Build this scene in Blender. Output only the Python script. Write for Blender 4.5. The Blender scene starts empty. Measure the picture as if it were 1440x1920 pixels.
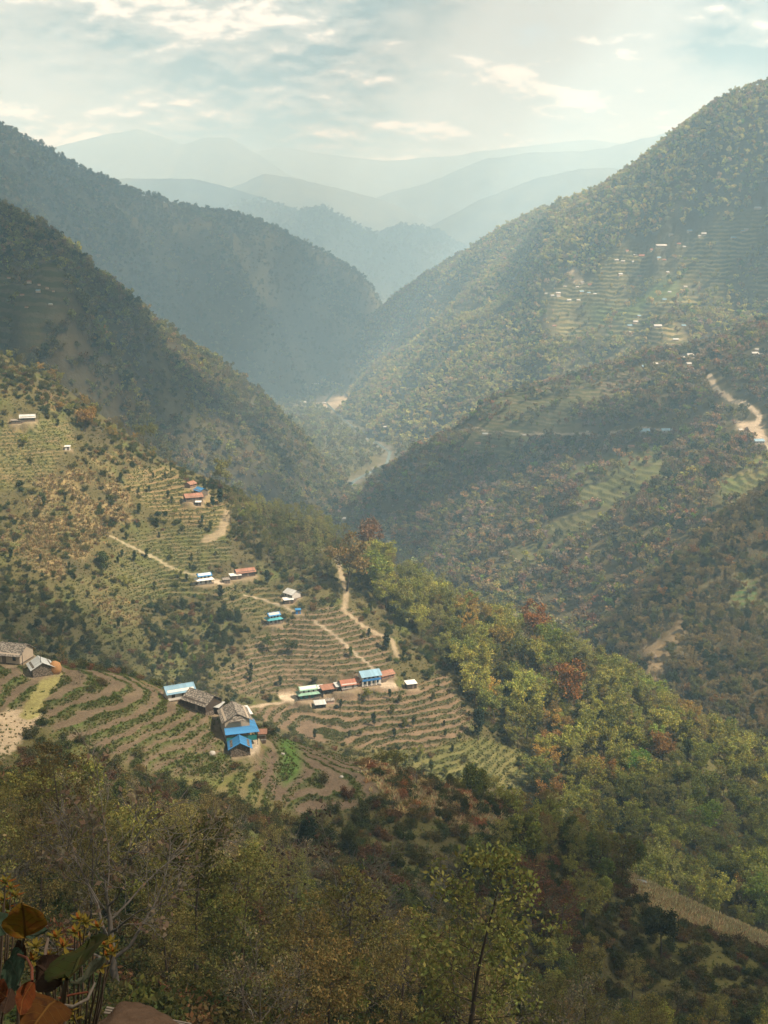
import bpy, bmesh, math, random
import numpy as np
from mathutils import Vector, Matrix

# ------------------------------------------------------------------ camera, sky, sun, exposure
SC = bpy.context.scene
COL = SC.collection
PITCH = math.radians(12.2)
FPX = 2133.0                      # focal length in pixels of the 1440x1920 photograph
EYE = np.array([0.0, 0.0, 400.0])
cam_d = bpy.data.cameras.new('camera')
cam_d.sensor_fit = 'VERTICAL'
cam_d.sensor_height = 36.0
cam_d.lens = FPX / 1920.0 * 36.0
cam_d.clip_start = 0.1
cam_d.clip_end = 60000.0
cam = bpy.data.objects.new('camera', cam_d)
cam.location = EYE
cam.rotation_euler = (math.pi / 2 - PITCH, 0, 0)
COL.objects.link(cam)
SC.camera = cam

SUN_AZ = math.radians(110.0)       # clockwise from the view direction (+Y)
SUN_EL = math.radians(53.0)
TO_SUN = np.array([math.sin(SUN_AZ) * math.cos(SUN_EL), math.cos(SUN_AZ) * math.cos(SUN_EL), math.sin(SUN_EL)])

def new_tree(idb):
    idb.use_nodes = True
    nt = idb.node_tree
    nt.nodes.clear()
    return nt

def nd(nt, typ, **kw):
    n = nt.nodes.new(typ)
    ins = kw.pop('ins', {})
    for k, v in kw.items():
        setattr(n, k, v)
    for k, v in ins.items():
        if hasattr(v, 'is_linked') or isinstance(v, bpy.types.NodeSocket):
            nt.links.new(v, n.inputs[k])
        else:
            n.inputs[k].default_value = v
    return n

def mathn(nt, op, a, b=None, c=None, clamp=False):
    n = nt.nodes.new('ShaderNodeMath'); n.operation = op; n.use_clamp = clamp
    for i, v in enumerate((a, b, c)):
        if v is None: continue
        if isinstance(v, bpy.types.NodeSocket): nt.links.new(v, n.inputs[i])
        else: n.inputs[i].default_value = v
    return n.outputs[0]

def mixc(nt, fac, a, b, blend='MIX'):
    n = nt.nodes.new('ShaderNodeMix'); n.data_type = 'RGBA'; n.blend_type = blend; n.clamp_factor = True
    for s, v in ((n.inputs[0], fac), (n.inputs[6], a), (n.inputs[7], b)):
        if isinstance(v, bpy.types.NodeSocket): nt.links.new(v, s)
        elif isinstance(v, (int, float)): s.default_value = v
        else: s.default_value = tuple(v) + ((1.0,) if len(v) == 3 else ())
    return n.outputs[2]

def ramp(nt, fac, lo, hi):
    n = nt.nodes.new('ShaderNodeMapRange'); n.clamp = True; n.interpolation_type = 'SMOOTHSTEP'
    nt.links.new(fac, n.inputs[0]); n.inputs[1].default_value = lo; n.inputs[2].default_value = hi
    return n.outputs[0]

def build_world():
    w = bpy.data.worlds.new('World'); SC.world = w
    nt = new_tree(w)
    out = nd(nt, 'ShaderNodeOutputWorld')
    sky = nd(nt, 'ShaderNodeTexSky', sky_type='NISHITA', sun_disc=False, sun_elevation=SUN_EL,
             sun_rotation=SUN_AZ, altitude=1500.0, air_density=1.2, dust_density=3.0)
    bg_sky = nd(nt, 'ShaderNodeBackground', ins={'Color': sky.outputs[0], 'Strength': 0.10})
    tc = nd(nt, 'ShaderNodeTexCoord')
    sep = nd(nt, 'ShaderNodeSeparateXYZ', ins={0: tc.outputs['Generated']})
    zz = mathn(nt, 'ADD', mathn(nt, 'MAXIMUM', sep.outputs[2], 0.0), 0.28)
    px = mathn(nt, 'DIVIDE', sep.outputs[0], zz)
    py = mathn(nt, 'DIVIDE', sep.outputs[1], zz)
    pos = nd(nt, 'ShaderNodeCombineXYZ', ins={0: px, 1: py, 2: sep.outputs[2]})
    def noise(scale, detail, rough, off, dist=0.0, sx=1.0, sy=1.0, sz=1.0):
        mp = nd(nt, 'ShaderNodeMapping', ins={0: pos.outputs[0]})
        mp.inputs[1].default_value = off
        mp.inputs[3].default_value = (sx, sy, sz)
        return nd(nt, 'ShaderNodeTexNoise', ins={'Vector': mp.outputs[0], 'Scale': scale, 'Detail': detail,
                                                 'Roughness': rough, 'Distortion': dist}).outputs[0]
    off = (3.7, 0.4, 0)
    up = lambda o, d: (o[0], o[1] - d, o[2])                    # the same field a little higher in the sky
    big = noise(1.35, 9, 0.58, off, 0.1)
    bigu = noise(1.35, 6, 0.55, up(off, 0.13), 0.1)
    puff = noise(9.0, 5, 0.55, (9.0, 2.0, 0), 0.1)
    puffu = noise(9.0, 4, 0.5, (9.0, 1.975, 0), 0.1)
    body = ramp(nt, big, 0.34, 0.50)                             # how thick the cloud is
    cover = ramp(nt, big, 0.18, 0.32)
    edge = mathn(nt, 'ADD', mathn(nt, 'MULTIPLY', mathn(nt, 'SUBTRACT', big, bigu), 1.0), mathn(nt, 'MULTIPLY', mathn(nt, 'SUBTRACT', puff, puffu), 0.55))
    lit = ramp(nt, edge, 0.035, 0.12)                            # sunlit tops
    under = ramp(nt, mathn(nt, 'MULTIPLY', edge, -1.0), -0.05, 0.07)   # shaded undersides
    shade = mixc(nt, mathn(nt, 'MULTIPLY', body, mathn(nt, 'ADD', mathn(nt, 'MULTIPLY', under, 0.75), 0.25)), (0.275, 0.248, 0.212), (0.010, 0.009, 0.009))
    ccol = mixc(nt, lit, shade, (0.60, 0.55, 0.47))
    bg_cl = nd(nt, 'ShaderNodeBackground', ins={'Color': ccol, 'Strength': 1.0})
    mx = nd(nt, 'ShaderNodeMixShader', ins={0: cover, 1: bg_sky.outputs[0], 2: bg_cl.outputs[0]})
    nt.links.new(mx.outputs[0], out.inputs[0])
build_world()

sun_d = bpy.data.lights.new('sun', 'SUN')
sun_d.energy = 5.0
sun_d.angle = math.radians(0.53)
sun_d.color = (1.0, 0.92, 0.79)
sun = bpy.data.objects.new('sun', sun_d)
sun.rotation_euler = Vector(TO_SUN).to_track_quat('Z', 'Y').to_euler()
COL.objects.link(sun)

SC.view_settings.view_transform = 'Standard'
SC.view_settings.look = 'None'
SC.view_settings.exposure = 1.38
SC.view_settings.gamma = 1.0
SC.render.engine = 'CYCLES'
SC.cycles.use_denoising = True
SC.cycles.max_bounces = 4
SC.cycles.diffuse_bounces = 2
SC.cycles.glossy_bounces = 1
SC.cycles.transmission_bounces = 2
SC.cycles.volume_bounces = 1
SC.cycles.transparent_max_bounces = 16
SC.cycles.sample_clamp_indirect = 3.0
SC.cycles.use_adaptive_sampling = False

HAZE_DENSITY = 0.00025
HAZE_COLOR = (0.39, 0.63, 0.82)

# ------------------------------------------------------------------ small numeric helpers
rng = np.random.default_rng(7)

def _hash(ix, iy, seed):
    h = (ix.astype(np.int64) * 374761393 + iy.astype(np.int64) * 668265263 + seed * 974634541) & 0xffffffff
    h = ((h ^ (h >> 13)) * 1274126177) & 0xffffffff
    h = h ^ (h >> 16)
    return h.astype(np.float64) / 4294967296.0

def perlin(x, y, seed=0):
    x = np.asarray(x, float); y = np.asarray(y, float)
    xi = np.floor(x); yi = np.floor(y); xf = x - xi; yf = y - yi
    u = xf * xf * xf * (xf * (xf * 6 - 15) + 10); v = yf * yf * yf * (yf * (yf * 6 - 15) + 10)
    def g(dx, dy):
        a = _hash(xi + dx, yi + dy, seed) * 2 * np.pi
        return np.cos(a) * (xf - dx) + np.sin(a) * (yf - dy)
    a = g(0, 0) * (1 - u) + g(1, 0) * u
    b = g(0, 1) * (1 - u) + g(1, 1) * u
    return (a * (1 - v) + b * v) * 1.5

def fbm(x, y, seed=0, octv=4, gain=0.5):
    s = 0.0; a = 1.0; f = 1.0; n = 0.0
    for i in range(octv):
        s = s + a * perlin(x * f + 17.3 * i, y * f - 9.1 * i, seed + i); n += a
        a *= gain; f *= 2.03
    return s / n

def sstep(a, b, x):
    t = np.clip((x - a) / (b - a), 0, 1)
    return t * t * (3 - 2 * t)

CP, SP = math.cos(PITCH), math.sin(PITCH)
def ray(px, py):
    u = (px - 720.0) / FPX; v = (960.0 - py) / FPX
    return np.array([u, CP + v * SP, -SP + v * CP])
def P(px, py, Y):
    d = ray(px, py)
    return EYE + d * (Y / d[1])
def to_px(x, y, z):
    dy = y; dz = z - EYE[2]
    f = dy * CP - dz * SP; up = dy * SP + dz * CP
    f = np.where(np.abs(f) < 1e-6, 1e-6, f)
    return 720 + FPX * x / f, 960 - FPX * up / f, f

def tps(pts, lam=0.0):
    pts = np.asarray(pts, float)
    xy = pts[:, :2]; z = pts[:, 2]
    c = xy.mean(0); s = max(xy.std(0).max(), 1e-6)
    q = (xy - c) / s
    n = len(q)
    d2 = ((q[:, None, :] - q[None, :, :]) ** 2).sum(-1)
    K = 0.5 * d2 * np.log(d2 + 1e-12) + lam * np.eye(n)
    Pm = np.c_[np.ones(n), q]
    A = np.zeros((n + 3, n + 3)); A[:n, :n] = K; A[:n, n:] = Pm; A[n:, :n] = Pm.T
    w = np.linalg.solve(A, np.r_[z, 0, 0, 0])
    def f(x, y):
        x = np.asarray(x, float); sh = x.shape
        X = np.c_[(x.ravel() - c[0]) / s, (np.asarray(y, float).ravel() - c[1]) / s]
        r = np.zeros(len(X))
        for k in range(n):
            dd = ((X - q[k]) ** 2).sum(1)
            r += w[k] * 0.5 * dd * np.log(dd + 1e-12)
        r += w[n] + X @ w[n + 1:]
        return r.reshape(sh)
    return f

def axis(*segs):
    """segs: (start, stop, step) ... joined"""
    out = [np.arange(a, b, s) for a, b, s in segs]
    return np.concatenate(out + [np.array([segs[-1][1]])])

def mesh_obj(name, verts, faces, mat=None, parent=None, smooth=False, link=True):
    verts = np.ascontiguousarray(verts, np.float32).reshape(-1, 3)
    me = bpy.data.meshes.new(name)
    if isinstance(faces, np.ndarray):
        k = faces.shape[1]
        me.vertices.add(len(verts)); me.vertices.foreach_set('co', verts.ravel())
        me.loops.add(faces.size); me.loops.foreach_set('vertex_index', faces.astype(np.int32).ravel())
        me.polygons.add(len(faces))
        me.polygons.foreach_set('loop_start', np.arange(0, faces.size, k, dtype=np.int32))
        me.polygons.foreach_set('loop_total', np.full(len(faces), k, np.int32))
    else:
        me.from_pydata([tuple(v) for v in verts], [], faces)
    if smooth:
        me.polygons.foreach_set('use_smooth', np.ones(len(me.polygons), bool))
    me.update(calc_edges=True)
    if mat is not None: me.materials.append(mat)
    ob = bpy.data.objects.new(name, me)
    if link: COL.objects.link(ob)
    if parent is not None: ob.parent = parent
    return ob

def tag(o, label=None, cat=None, group=None, kind=None):
    if label: o['label'] = label
    if cat: o['category'] = cat
    if group: o['group'] = group
    if kind: o['kind'] = kind
    return o

def in_poly(poly, x, y):
    """signed distance to a polygon, positive inside"""
    poly = np.asarray(poly, float)
    n = len(poly); inside = np.zeros(x.shape, bool); best = np.full(x.shape, 1e18)
    j = n - 1
    for i in range(n):
        x0, y0 = poly[j]; x1, y1 = poly[i]
        c = ((y1 > y) != (y0 > y)) & (x < (x0 - x1) * (y - y1) / ((y0 - y1) + 1e-12) + x1)
        inside ^= c
        ex, ey = x1 - x0, y1 - y0
        t = np.clip(((x - x0) * ex + (y - y0) * ey) / (ex * ex + ey * ey + 1e-12), 0, 1)
        d = (x - x0 - t * ex) ** 2 + (y - y0 - t * ey) ** 2
        best = np.minimum(best, d)
        j = i
    d = np.sqrt(best)
    return np.where(inside, d, -d)

def line_dist(line, x, y):
    best = np.full(np.shape(x), 1e18)
    for (x0, y0), (x1, y1) in zip(line[:-1], line[1:]):
        ex, ey = x1 - x0, y1 - y0
        t = np.clip(((x - x0) * ex + (y - y0) * ey) / (ex * ex + ey * ey + 1e-12), 0, 1)
        best = np.minimum(best, (x - x0 - t * ex) ** 2 + (y - y0 - t * ey) ** 2)
    return np.sqrt(best)

# ------------------------------------------------------------------ materials
def principled(nt, color, rough=0.9, spec=0.2, bump=None, **kw):
    b = nd(nt, 'ShaderNodeBsdfPrincipled')
    if isinstance(color, bpy.types.NodeSocket): nt.links.new(color, b.inputs['Base Color'])
    else: b.inputs['Base Color'].default_value = tuple(color) + (1,)
    b.inputs['Roughness'].default_value = rough
    b.inputs['Specular IOR Level'].default_value = spec
    if bump is not None: nt.links.new(bump, b.inputs['Normal'])
    o = nd(nt, 'ShaderNodeOutputMaterial')
    nt.links.new(b.outputs[0], o.inputs[0])
    return b

def mat_ground(name, s1=0.35, s2=2.2, bumpd=0.25, band=None):
    m = bpy.data.materials.new(name); nt = new_tree(m)
    at = nd(nt, 'ShaderNodeAttribute', attribute_name='cover')
    geo = nd(nt, 'ShaderNodeNewGeometry')
    n1 = nd(nt, 'ShaderNodeTexNoise', ins={'Vector': geo.outputs['Position'], 'Scale': s1, 'Detail': 4, 'Roughness': 0.6})
    n2 = nd(nt, 'ShaderNodeTexNoise', ins={'Vector': geo.outputs['Position'], 'Scale': s2, 'Detail': 5, 'Roughness': 0.7})
    k = mathn(nt, 'MULTIPLY', mathn(nt, 'ADD', mathn(nt, 'MULTIPLY', n1.outputs[0], 0.9), 0.55),
              mathn(nt, 'ADD', mathn(nt, 'MULTIPLY', n2.outputs[0], 1.3), 0.35))
    kc = nd(nt, 'ShaderNodeCombineXYZ', ins={0: k, 1: k, 2: k})
    col = mixc(nt, 1.0, at.outputs['Color'], kc.outputs[0], 'MULTIPLY')
    if band:
        bt = nd(nt, 'ShaderNodeAttribute', attribute_name='band')
        sp = nd(nt, 'ShaderNodeSeparateXYZ', ins={0: geo.outputs['Position']})
        ph = mathn(nt, 'FRACT', mathn(nt, 'ADD', mathn(nt, 'DIVIDE', sp.outputs[2], band), mathn(nt, 'MULTIPLY', n1.outputs[0], 2.6)))
        w = mathn(nt, 'MULTIPLY', ramp(nt, mathn(nt, 'ABSOLUTE', mathn(nt, 'SUBTRACT', ph, 0.5)), 0.14, 0.3), bt.outputs['Fac'])
        col = mixc(nt, w, col, (0.035, 0.045, 0.016))
    bp = nd(nt, 'ShaderNodeBump', ins={'Height': n2.outputs[0], 'Strength': 0.8, 'Distance': bumpd})
    principled(nt, col, 1.0, 0.0, bp.outputs[0])
    return m

def mat_plain(name, color, rough=0.85, var=0.25, scale=3.0, spec=0.2, bumpd=0.02):
    m = bpy.data.materials.new(name); nt = new_tree(m)
    tc = nd(nt, 'ShaderNodeTexCoord')
    n1 = nd(nt, 'ShaderNodeTexNoise', ins={'Vector': tc.outputs['Object'], 'Scale': scale, 'Detail': 5, 'Roughness': 0.65})
    k = mathn(nt, 'ADD', mathn(nt, 'MULTIPLY', n1.outputs[0], 2 * var), 1 - var)
    kc = nd(nt, 'ShaderNodeCombineXYZ', ins={0: k, 1: k, 2: k})
    col = mixc(nt, 1.0, tuple(color), kc.outputs[0], 'MULTIPLY')
    bp = nd(nt, 'ShaderNodeBump', ins={'Height': n1.outputs[0], 'Strength': 0.6, 'Distance': bumpd})
    principled(nt, col, rough, spec, bp.outputs[0])
    return m

def mat_tin(name, color, rust=0.0, period=0.22, rough=0.55):
    """corrugated sheet: ribs run down the slope (local Y), seams between sheets, rust stains"""
    m = bpy.data.materials.new(name); nt = new_tree(m)
    tc = nd(nt, 'ShaderNodeTexCoord')
    sp = nd(nt, 'ShaderNodeSeparateXYZ', ins={0: tc.outputs['Object']})
    rib = mathn(nt, 'SINE', mathn(nt, 'MULTIPLY', sp.outputs[0], 6.2832 / period))
    sheet = mathn(nt, 'FLOOR', mathn(nt, 'DIVIDE', sp.outputs[0], 0.82))
    wn = nd(nt, 'ShaderNodeTexWhiteNoise', noise_dimensions='1D', ins={'W': sheet})
    n1 = nd(nt, 'ShaderNodeTexNoise', ins={'Vector': tc.outputs['Object'], 'Scale': 0.9, 'Detail': 6, 'Roughness': 0.7})
    k = mathn(nt, 'ADD', mathn(nt, 'ADD', mathn(nt, 'MULTIPLY', wn.outputs[0], 0.28), 0.72), mathn(nt, 'MULTIPLY', n1.outputs[0], 0.25))
    kc = nd(nt, 'ShaderNodeCombineXYZ', ins={0: k, 1: k, 2: k})
    col = mixc(nt, 1.0, tuple(color), kc.outputs[0], 'MULTIPLY')
    rs = ramp(nt, n1.outputs[0], 0.62 - 0.3 * rust, 0.80 - 0.3 * rust)
    col = mixc(nt, mathn(nt, 'MULTIPLY', rs, 0.75 if rust else 0.35), col, (0.16, 0.075, 0.04))
    bp = nd(nt, 'ShaderNodeBump', ins={'Height': rib, 'Strength': 0.7, 'Distance': 0.03})
    principled(nt, col, rough, 0.4, bp.outputs[0])
    return m

def mat_stone(name, c1, c2, scale=2.6):
    m = bpy.data.materials.new(name); nt = new_tree(m)
    tc = nd(nt, 'ShaderNodeTexCoord')
    mp = nd(nt, 'ShaderNodeMapping', ins={0: tc.outputs['Object']}); mp.inputs[3].default_value = (1, 1, 2.2)
    vo = nd(nt, 'ShaderNodeTexVoronoi', ins={'Vector': mp.outputs[0], 'Scale': scale})
    n1 = nd(nt, 'ShaderNodeTexNoise', ins={'Vector': tc.outputs['Object'], 'Scale': 7.0, 'Detail': 4})
    sx = nd(nt, 'ShaderNodeSeparateXYZ', ins={0: vo.outputs['Color']})
    col = mixc(nt, sx.outputs[0], c1, c2)
    col = mixc(nt, ramp(nt, vo.outputs['Distance'], 0.34, 0.62), col, tuple(0.35 * c for c in c1))
    col = mixc(nt, mathn(nt, 'MULTIPLY', n1.outputs[0], 0.5), col, tuple(0.6 * c for c in c2))
    bp = nd(nt, 'ShaderNodeBump', invert=True, ins={'Height': vo.outputs['Distance'], 'Strength': 0.9, 'Distance': 0.06})
    principled(nt, col, 0.95, 0.1, bp.outputs[0])
    return m

def mat_leaf(name, inst, trans=0.35):
    """foliage tinted by the object's colour (or the instance's tint), varied leaf by leaf"""
    m = bpy.data.materials.new(name); nt = new_tree(m)
    if inst:
        c = nd(nt, 'ShaderNodeAttribute', attribute_type='INSTANCER', attribute_name='tint').outputs['Color']
    else:
        c = nd(nt, 'ShaderNodeObjectInfo').outputs['Color']
    g = nd(nt, 'ShaderNodeNewGeometry')
    r = g.outputs['Random Per Island']
    k = mathn(nt, 'ADD', mathn(nt, 'MULTIPLY', r, 0.9), 0.55)
    w = mathn(nt, 'FRACT', mathn(nt, 'MULTIPLY', r, 17.0))
    kr = mathn(nt, 'MULTIPLY', k, mathn(nt, 'ADD', mathn(nt, 'MULTIPLY', w, 0.36), 0.82))
    kc = nd(nt, 'ShaderNodeCombineXYZ', ins={0: kr, 1: k, 2: k})
    col = mixc(nt, 1.0, c, kc.outputs[0], 'MULTIPLY')
    d = nd(nt, 'ShaderNodeBsdfDiffuse', ins={'Color': col})
    t = nd(nt, 'ShaderNodeBsdfTranslucent', ins={'Color': col})
    mx = nd(nt, 'ShaderNodeMixShader', ins={0: trans, 1: d.outputs[0], 2: t.outputs[0]})
    o = nd(nt, 'ShaderNodeOutputMaterial'); nt.links.new(mx.outputs[0], o.inputs[0])
    return m

M = {}
M['ground_near'] = mat_ground('ground_near', 0.25, 1.6, 0.25)
M['ground_mid'] = mat_ground('ground_mid', 0.10, 0.9, 0.5)
M['ground_band'] = mat_ground('ground_band', 0.05, 0.6, 0.8, band=3.4)
M['ground_far'] = mat_ground('ground_far', 0.02, 0.12, 3.0, band=6.5)
M['leaf'] = mat_leaf('leaf', False)
M['leaf_inst'] = mat_leaf('leaf_inst', True)
M['bark'] = mat_plain('bark', (0.060, 0.045, 0.034), 0.95, 0.35, 4.0, 0.1)
M['bark_pale'] = mat_plain('bark_pale', (0.13, 0.11, 0.09), 0.95, 0.35, 4.0, 0.1)

# ------------------------------------------------------------------ terrain: every hill is its own height field
HILLS = []
class Hill:
    def __init__(s, name, img, wpts, xs, ys, mat, detail=(), ridged=()):
        s.name = name; s.mat = mat
        pts = [tuple(P(*p)) for p in img] + list(wpts)
        s.base = tps(pts, 1e-4)
        s.xs, s.ys = xs, ys
        s.X, s.Y = np.meshgrid(xs, ys)
        # the smooth surface is evaluated coarsely and interpolated; fine relief comes on top
        cx = np.linspace(xs[0], xs[-1], 90); cy = np.linspace(ys[0], ys[-1], 110)
        CX, CY = np.meshgrid(cx, cy)
        CZ = s.base(CX, CY)
        s.Z = bilin(cx, cy, CZ, s.X, s.Y, True)
        for amp, wl, sx, sy, seed in detail:
            s.Z = s.Z + amp * fbm(s.X / (wl * sx), s.Y / (wl * sy), seed, 4, 0.5)
        for amp, wl, seed in ridged:
            s.Z = s.Z + amp * (0.45 - np.abs(fbm(s.X / wl, s.Y / wl, seed, 3, 0.45)) * 2.0)
        s.cov = np.zeros(s.X.shape + (3,)); s.band = np.zeros(s.X.shape)
        s.forest = np.zeros(s.X.shape); s.scrub = np.zeros(s.X.shape); s.dry = np.zeros(s.X.shape); s.riser = np.zeros(s.X.shape)
        s.field = np.zeros(s.X.shape)
        HILLS.append(s)
    def z(s, x, y, A=None, fill=-1e3):
        return bilin(s.xs, s.ys, s.Z if A is None else A, np.asarray(x, float), np.asarray(y, float), False, fill)
    def hit(s, px, py, rmin=20.0):
        """the point of this hill that is seen at a pixel of the photograph"""
        d = ray(px, py); hd = math.hypot(d[0], d[1])
        r = np.geomspace(rmin, 6000, 6000)
        x, y, zz = d[0] / hd * r, d[1] / hd * r, EYE[2] + d[2] / hd * r
        g = s.z(x, y)
        k = np.nonzero(g >= zz)[0]
        if not len(k):
            ok = g > -900
            k = [np.argmin(np.where(ok, np.abs(g - zz), 1e9))]
        k = k[0]
        return np.array([x[k], y[k], g[k]])
    def poly(s, pts):
        return [tuple(s.hit(*p)[:2]) for p in pts]
    def fit_skyline(s, line, y0, y1, passes=3):
        """raise or lower the crest so that it stands where the photograph shows it"""
        pr = np.array([ray(*p) for p in line]); uu = pr[:, 0] / pr[:, 1]; want = pr[:, 2] / pr[:, 1]
        ug = np.linspace(uu.min(), uu.max(), 90); yg = np.linspace(y0, y1, 260)
        U, Yg = np.meshgrid(ug, yg)
        for _ in range(passes):
            zz = s.z(U * Yg, Yg); sl = np.where(zz > -900, (zz - EYE[2]) / Yg, -9)
            got = sl.max(0); yc = yg[sl.argmax(0)]
            d = np.where(got > -5, np.interp(ug, uu, want) - got, 0.0)
            for _k in range(2): d = np.convolve(np.r_[d[0], d[0], d, d[-1], d[-1]], np.ones(5) / 5, 'valid')
            for _k in range(3): yc = np.convolve(np.r_[yc[0], yc[0], yc, yc[-1], yc[-1]], np.ones(5) / 5, 'valid')
            q = s.X / np.maximum(s.Y, 1.0)
            dd = np.interp(q, ug, d); cc = np.interp(q, ug, yc)
            s.Z = s.Z + dd * cc * sstep(0.55 * y0, 0.95 * y0, s.Y) 
    def build(s):
        ny, nx = s.X.shape
        v = np.stack([s.X, s.Y, s.Z], -1).reshape(-1, 3)
        i = np.arange(nx * ny).reshape(ny, nx)
        f = np.stack([i[:-1, :-1], i[:-1, 1:], i[1:, 1:], i[1:, :-1]], -1).reshape(-1, 4)
        ob = mesh_obj(s.name, v, f, s.mat, smooth=True)
        a = ob.data.attributes.new('cover', 'FLOAT_COLOR', 'POINT')
        a.data.foreach_set('color', np.c_[s.cov.reshape(-1, 3), np.ones(nx * ny)].astype(np.float32).ravel())
        b = ob.data.attributes.new('band', 'FLOAT', 'POINT')
        b.data.foreach_set('value', s.band.astype(np.float32).ravel())
        tag(ob, kind='structure')
        s.ob = ob
    def paint(s, w, col):
        w = np.clip(w, 0, 1)[..., None]
        s.cov = s.cov * (1 - w) + np.asarray(col) * w
    def mask(s, poly, soft=4.0, warp=6.0, wl=18.0, seed=3):
        q = np.asarray(poly, float); m = soft + warp
        j0, j1 = np.searchsorted(s.xs, (q[:, 0].min() - m, q[:, 0].max() + m)); i0, i1 = np.searchsorted(s.ys, (q[:, 1].min() - m, q[:, 1].max() + m))
        out = np.zeros(s.X.shape)
        if j1 - j0 < 2 or i1 - i0 < 2: return out
        X = s.X[i0:i1, j0:j1]; Y = s.Y[i0:i1, j0:j1]
        d = in_poly(poly, X + warp * fbm(X / wl, Y / wl, seed, 3), Y + warp * fbm(X / wl + 40, Y / wl, seed + 9, 3))
        out[i0:i1, j0:j1] = sstep(-soft, soft, d)
        return out
    def terrace(s, w, step, riser_w, tread, tread2, riser, wob=0.35, wl=22.0, seed=1, rim=None, patch=9.0):
        """cut steps into the slope where w > 0 and colour treads and risers"""
        ii, jj = np.nonzero(w > 0.002)
        if not len(ii): return
        sl = (slice(ii.min(), ii.max() + 1), slice(jj.min(), jj.max() + 1))
        X, Y, Z, w = s.X[sl], s.Y[sl], s.Z[sl], w[sl]
        t = Z / step + wob * fbm(X / wl, Y / wl, seed, 3) + 0.10 * fbm(X / 3.0, Y / 3.0, seed + 5, 2)
        fl = np.floor(t); f = t - fl
        up = sstep(1 - riser_w, 1.0, f)
        s.Z[sl] = Z + w * (step * (fl + 0.10 * f + 0.90 * up - t) + step * 0.2)
        p = np.clip(0.5 + 1.3 * fbm(X / patch, Y / patch * 1.5, seed + 11, 3) + 0.5 * (_hash(fl, np.floor(X / 37.0 + fl * 0.37), seed) - 0.5), 0, 1)[..., None]
        tr = np.asarray(tread) * (1 - p) + np.asarray(tread2) * p
        rr = np.asarray(riser) * (0.75 + 0.5 * _hash(np.floor(X * 0.7), fl, seed + 3))[..., None]
        rim_w = (sstep(0.10, 0.0, f) * 0.75 + sstep(1 - riser_w - 0.10, 1 - riser_w, f) * 0.5)[..., None] * np.clip(0.6 + fbm(X / 5, Y / 5, seed + 2, 2), 0, 1)[..., None]
        c = tr * (1 - rim_w) + np.asarray(rim if rim is not None else riser) * 1.25 * rim_w
        c = c * (1 - up[..., None]) + rr * up[..., None]
        wc = np.clip(w, 0, 1)
        s.cov[sl] = s.cov[sl] * (1 - wc[..., None]) + c * wc[..., None]
        s.riser[sl] = np.maximum(s.riser[sl], w * (sstep(1 - riser_w - 0.12, 1 - riser_w + 0.05, f)))
        s.forest[sl] *= 1 - np.clip(w * 1.5, 0, 1); s.scrub[sl] *= 1 - wc; s.dry[sl] *= 1 - wc
        s.field[sl] = np.maximum(s.field[sl], w)

def bilin(xs, ys, Z, x, y, clampq, fill=-1e3):
    ix = np.clip(np.searchsorted(xs, x) - 1, 0, len(xs) - 2); iy = np.clip(np.searchsorted(ys, y) - 1, 0, len(ys) - 2)
    tx = (x - xs[ix]) / (xs[ix + 1] - xs[ix]); ty = (y - ys[iy]) / (ys[iy + 1] - ys[iy])
    if clampq: tx = np.clip(tx, 0, 1); ty = np.clip(ty, 0, 1)
    r = (Z[iy, ix] * (1 - tx) + Z[iy, ix + 1] * tx) * (1 - ty) + (Z[iy + 1, ix] * (1 - tx) + Z[iy + 1, ix + 1] * tx) * ty
    if clampq: return r
    return np.where((x < xs[0]) | (x > xs[-1]) | (y < ys[0]) | (y > ys[-1]), fill, r)

C_FLOOR = (0.060, 0.052, 0.026)      # leaf litter and low scrub
C_GRASS = (0.085, 0.095, 0.030)
C_OLIVE = (0.100, 0.090, 0.034)
C_DRY = (0.200, 0.152, 0.070)
C_SOIL = (0.112, 0.082, 0.054)
C_SOIL2 = (0.135, 0.098, 0.063)
C_PALE = (0.36, 0.29, 0.20)

# --- the near spur, running from under the camera down to the right
A = Hill('near_hillside',
    [(0, 1222, 275), (130, 1250, 268), (240, 1266, 262), (400, 1322, 248), (520, 1382, 240), (720, 1440, 236), (900, 1502, 228),
     (1050, 1575, 220), (1180, 1645, 212), (1300, 1700, 206), (1440, 1762, 200), (1600, 1830, 194),
     (60, 1380, 225), (250, 1385, 230), (300, 1440, 222), (450, 1480, 214), (620, 1512, 216), (1300, 1800, 190), (1400, 1880, 178)],
    [(0, 2, 397.9), (-8, 2, 398.3), (8, 2, 397.4), (0, 8, 392), (-8, 8, 393), (0, 25, 378), (0, 45, 363), (0, 70, 346), (0, 110, 321), (0, 150, 301), (0, 185, 290),
     (-16, 70, 350), (-35, 110, 335), (-45, 150, 322), (-60, 185, 311), (40, 70, 335), (50, 110, 303), (55, 150, 277), (48, 178, 269),
     (90, 110, 283), (100, 150, 255), (110, 190, 247), (-60, 70, 365), (-90, 120, 350), (-110, 180, 330), (-110, 230, 312), (60, 20, 365), (-60, 20, 396),
     (-120, 330, 262), (-60, 330, 248), (0, 320, 236), (60, 310, 222), (120, 300, 208), (180, 270, 195), (-60, 400, 210), (60, 400, 172), (180, 400, 135), (-160, 420, 250), (180, 180, 225)],
    axis((-150, -105, 2.0), (-105, 95, 0.55), (95, 200, 2.0)), axis((1, 30, 0.6), (30, 130, 0.9), (130, 285, 0.42), (285, 400, 3.0)), M['ground_near'],
    [(1.2, 30, 1, 1, 5), (0.35, 6, 1, 1, 6)])

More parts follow.
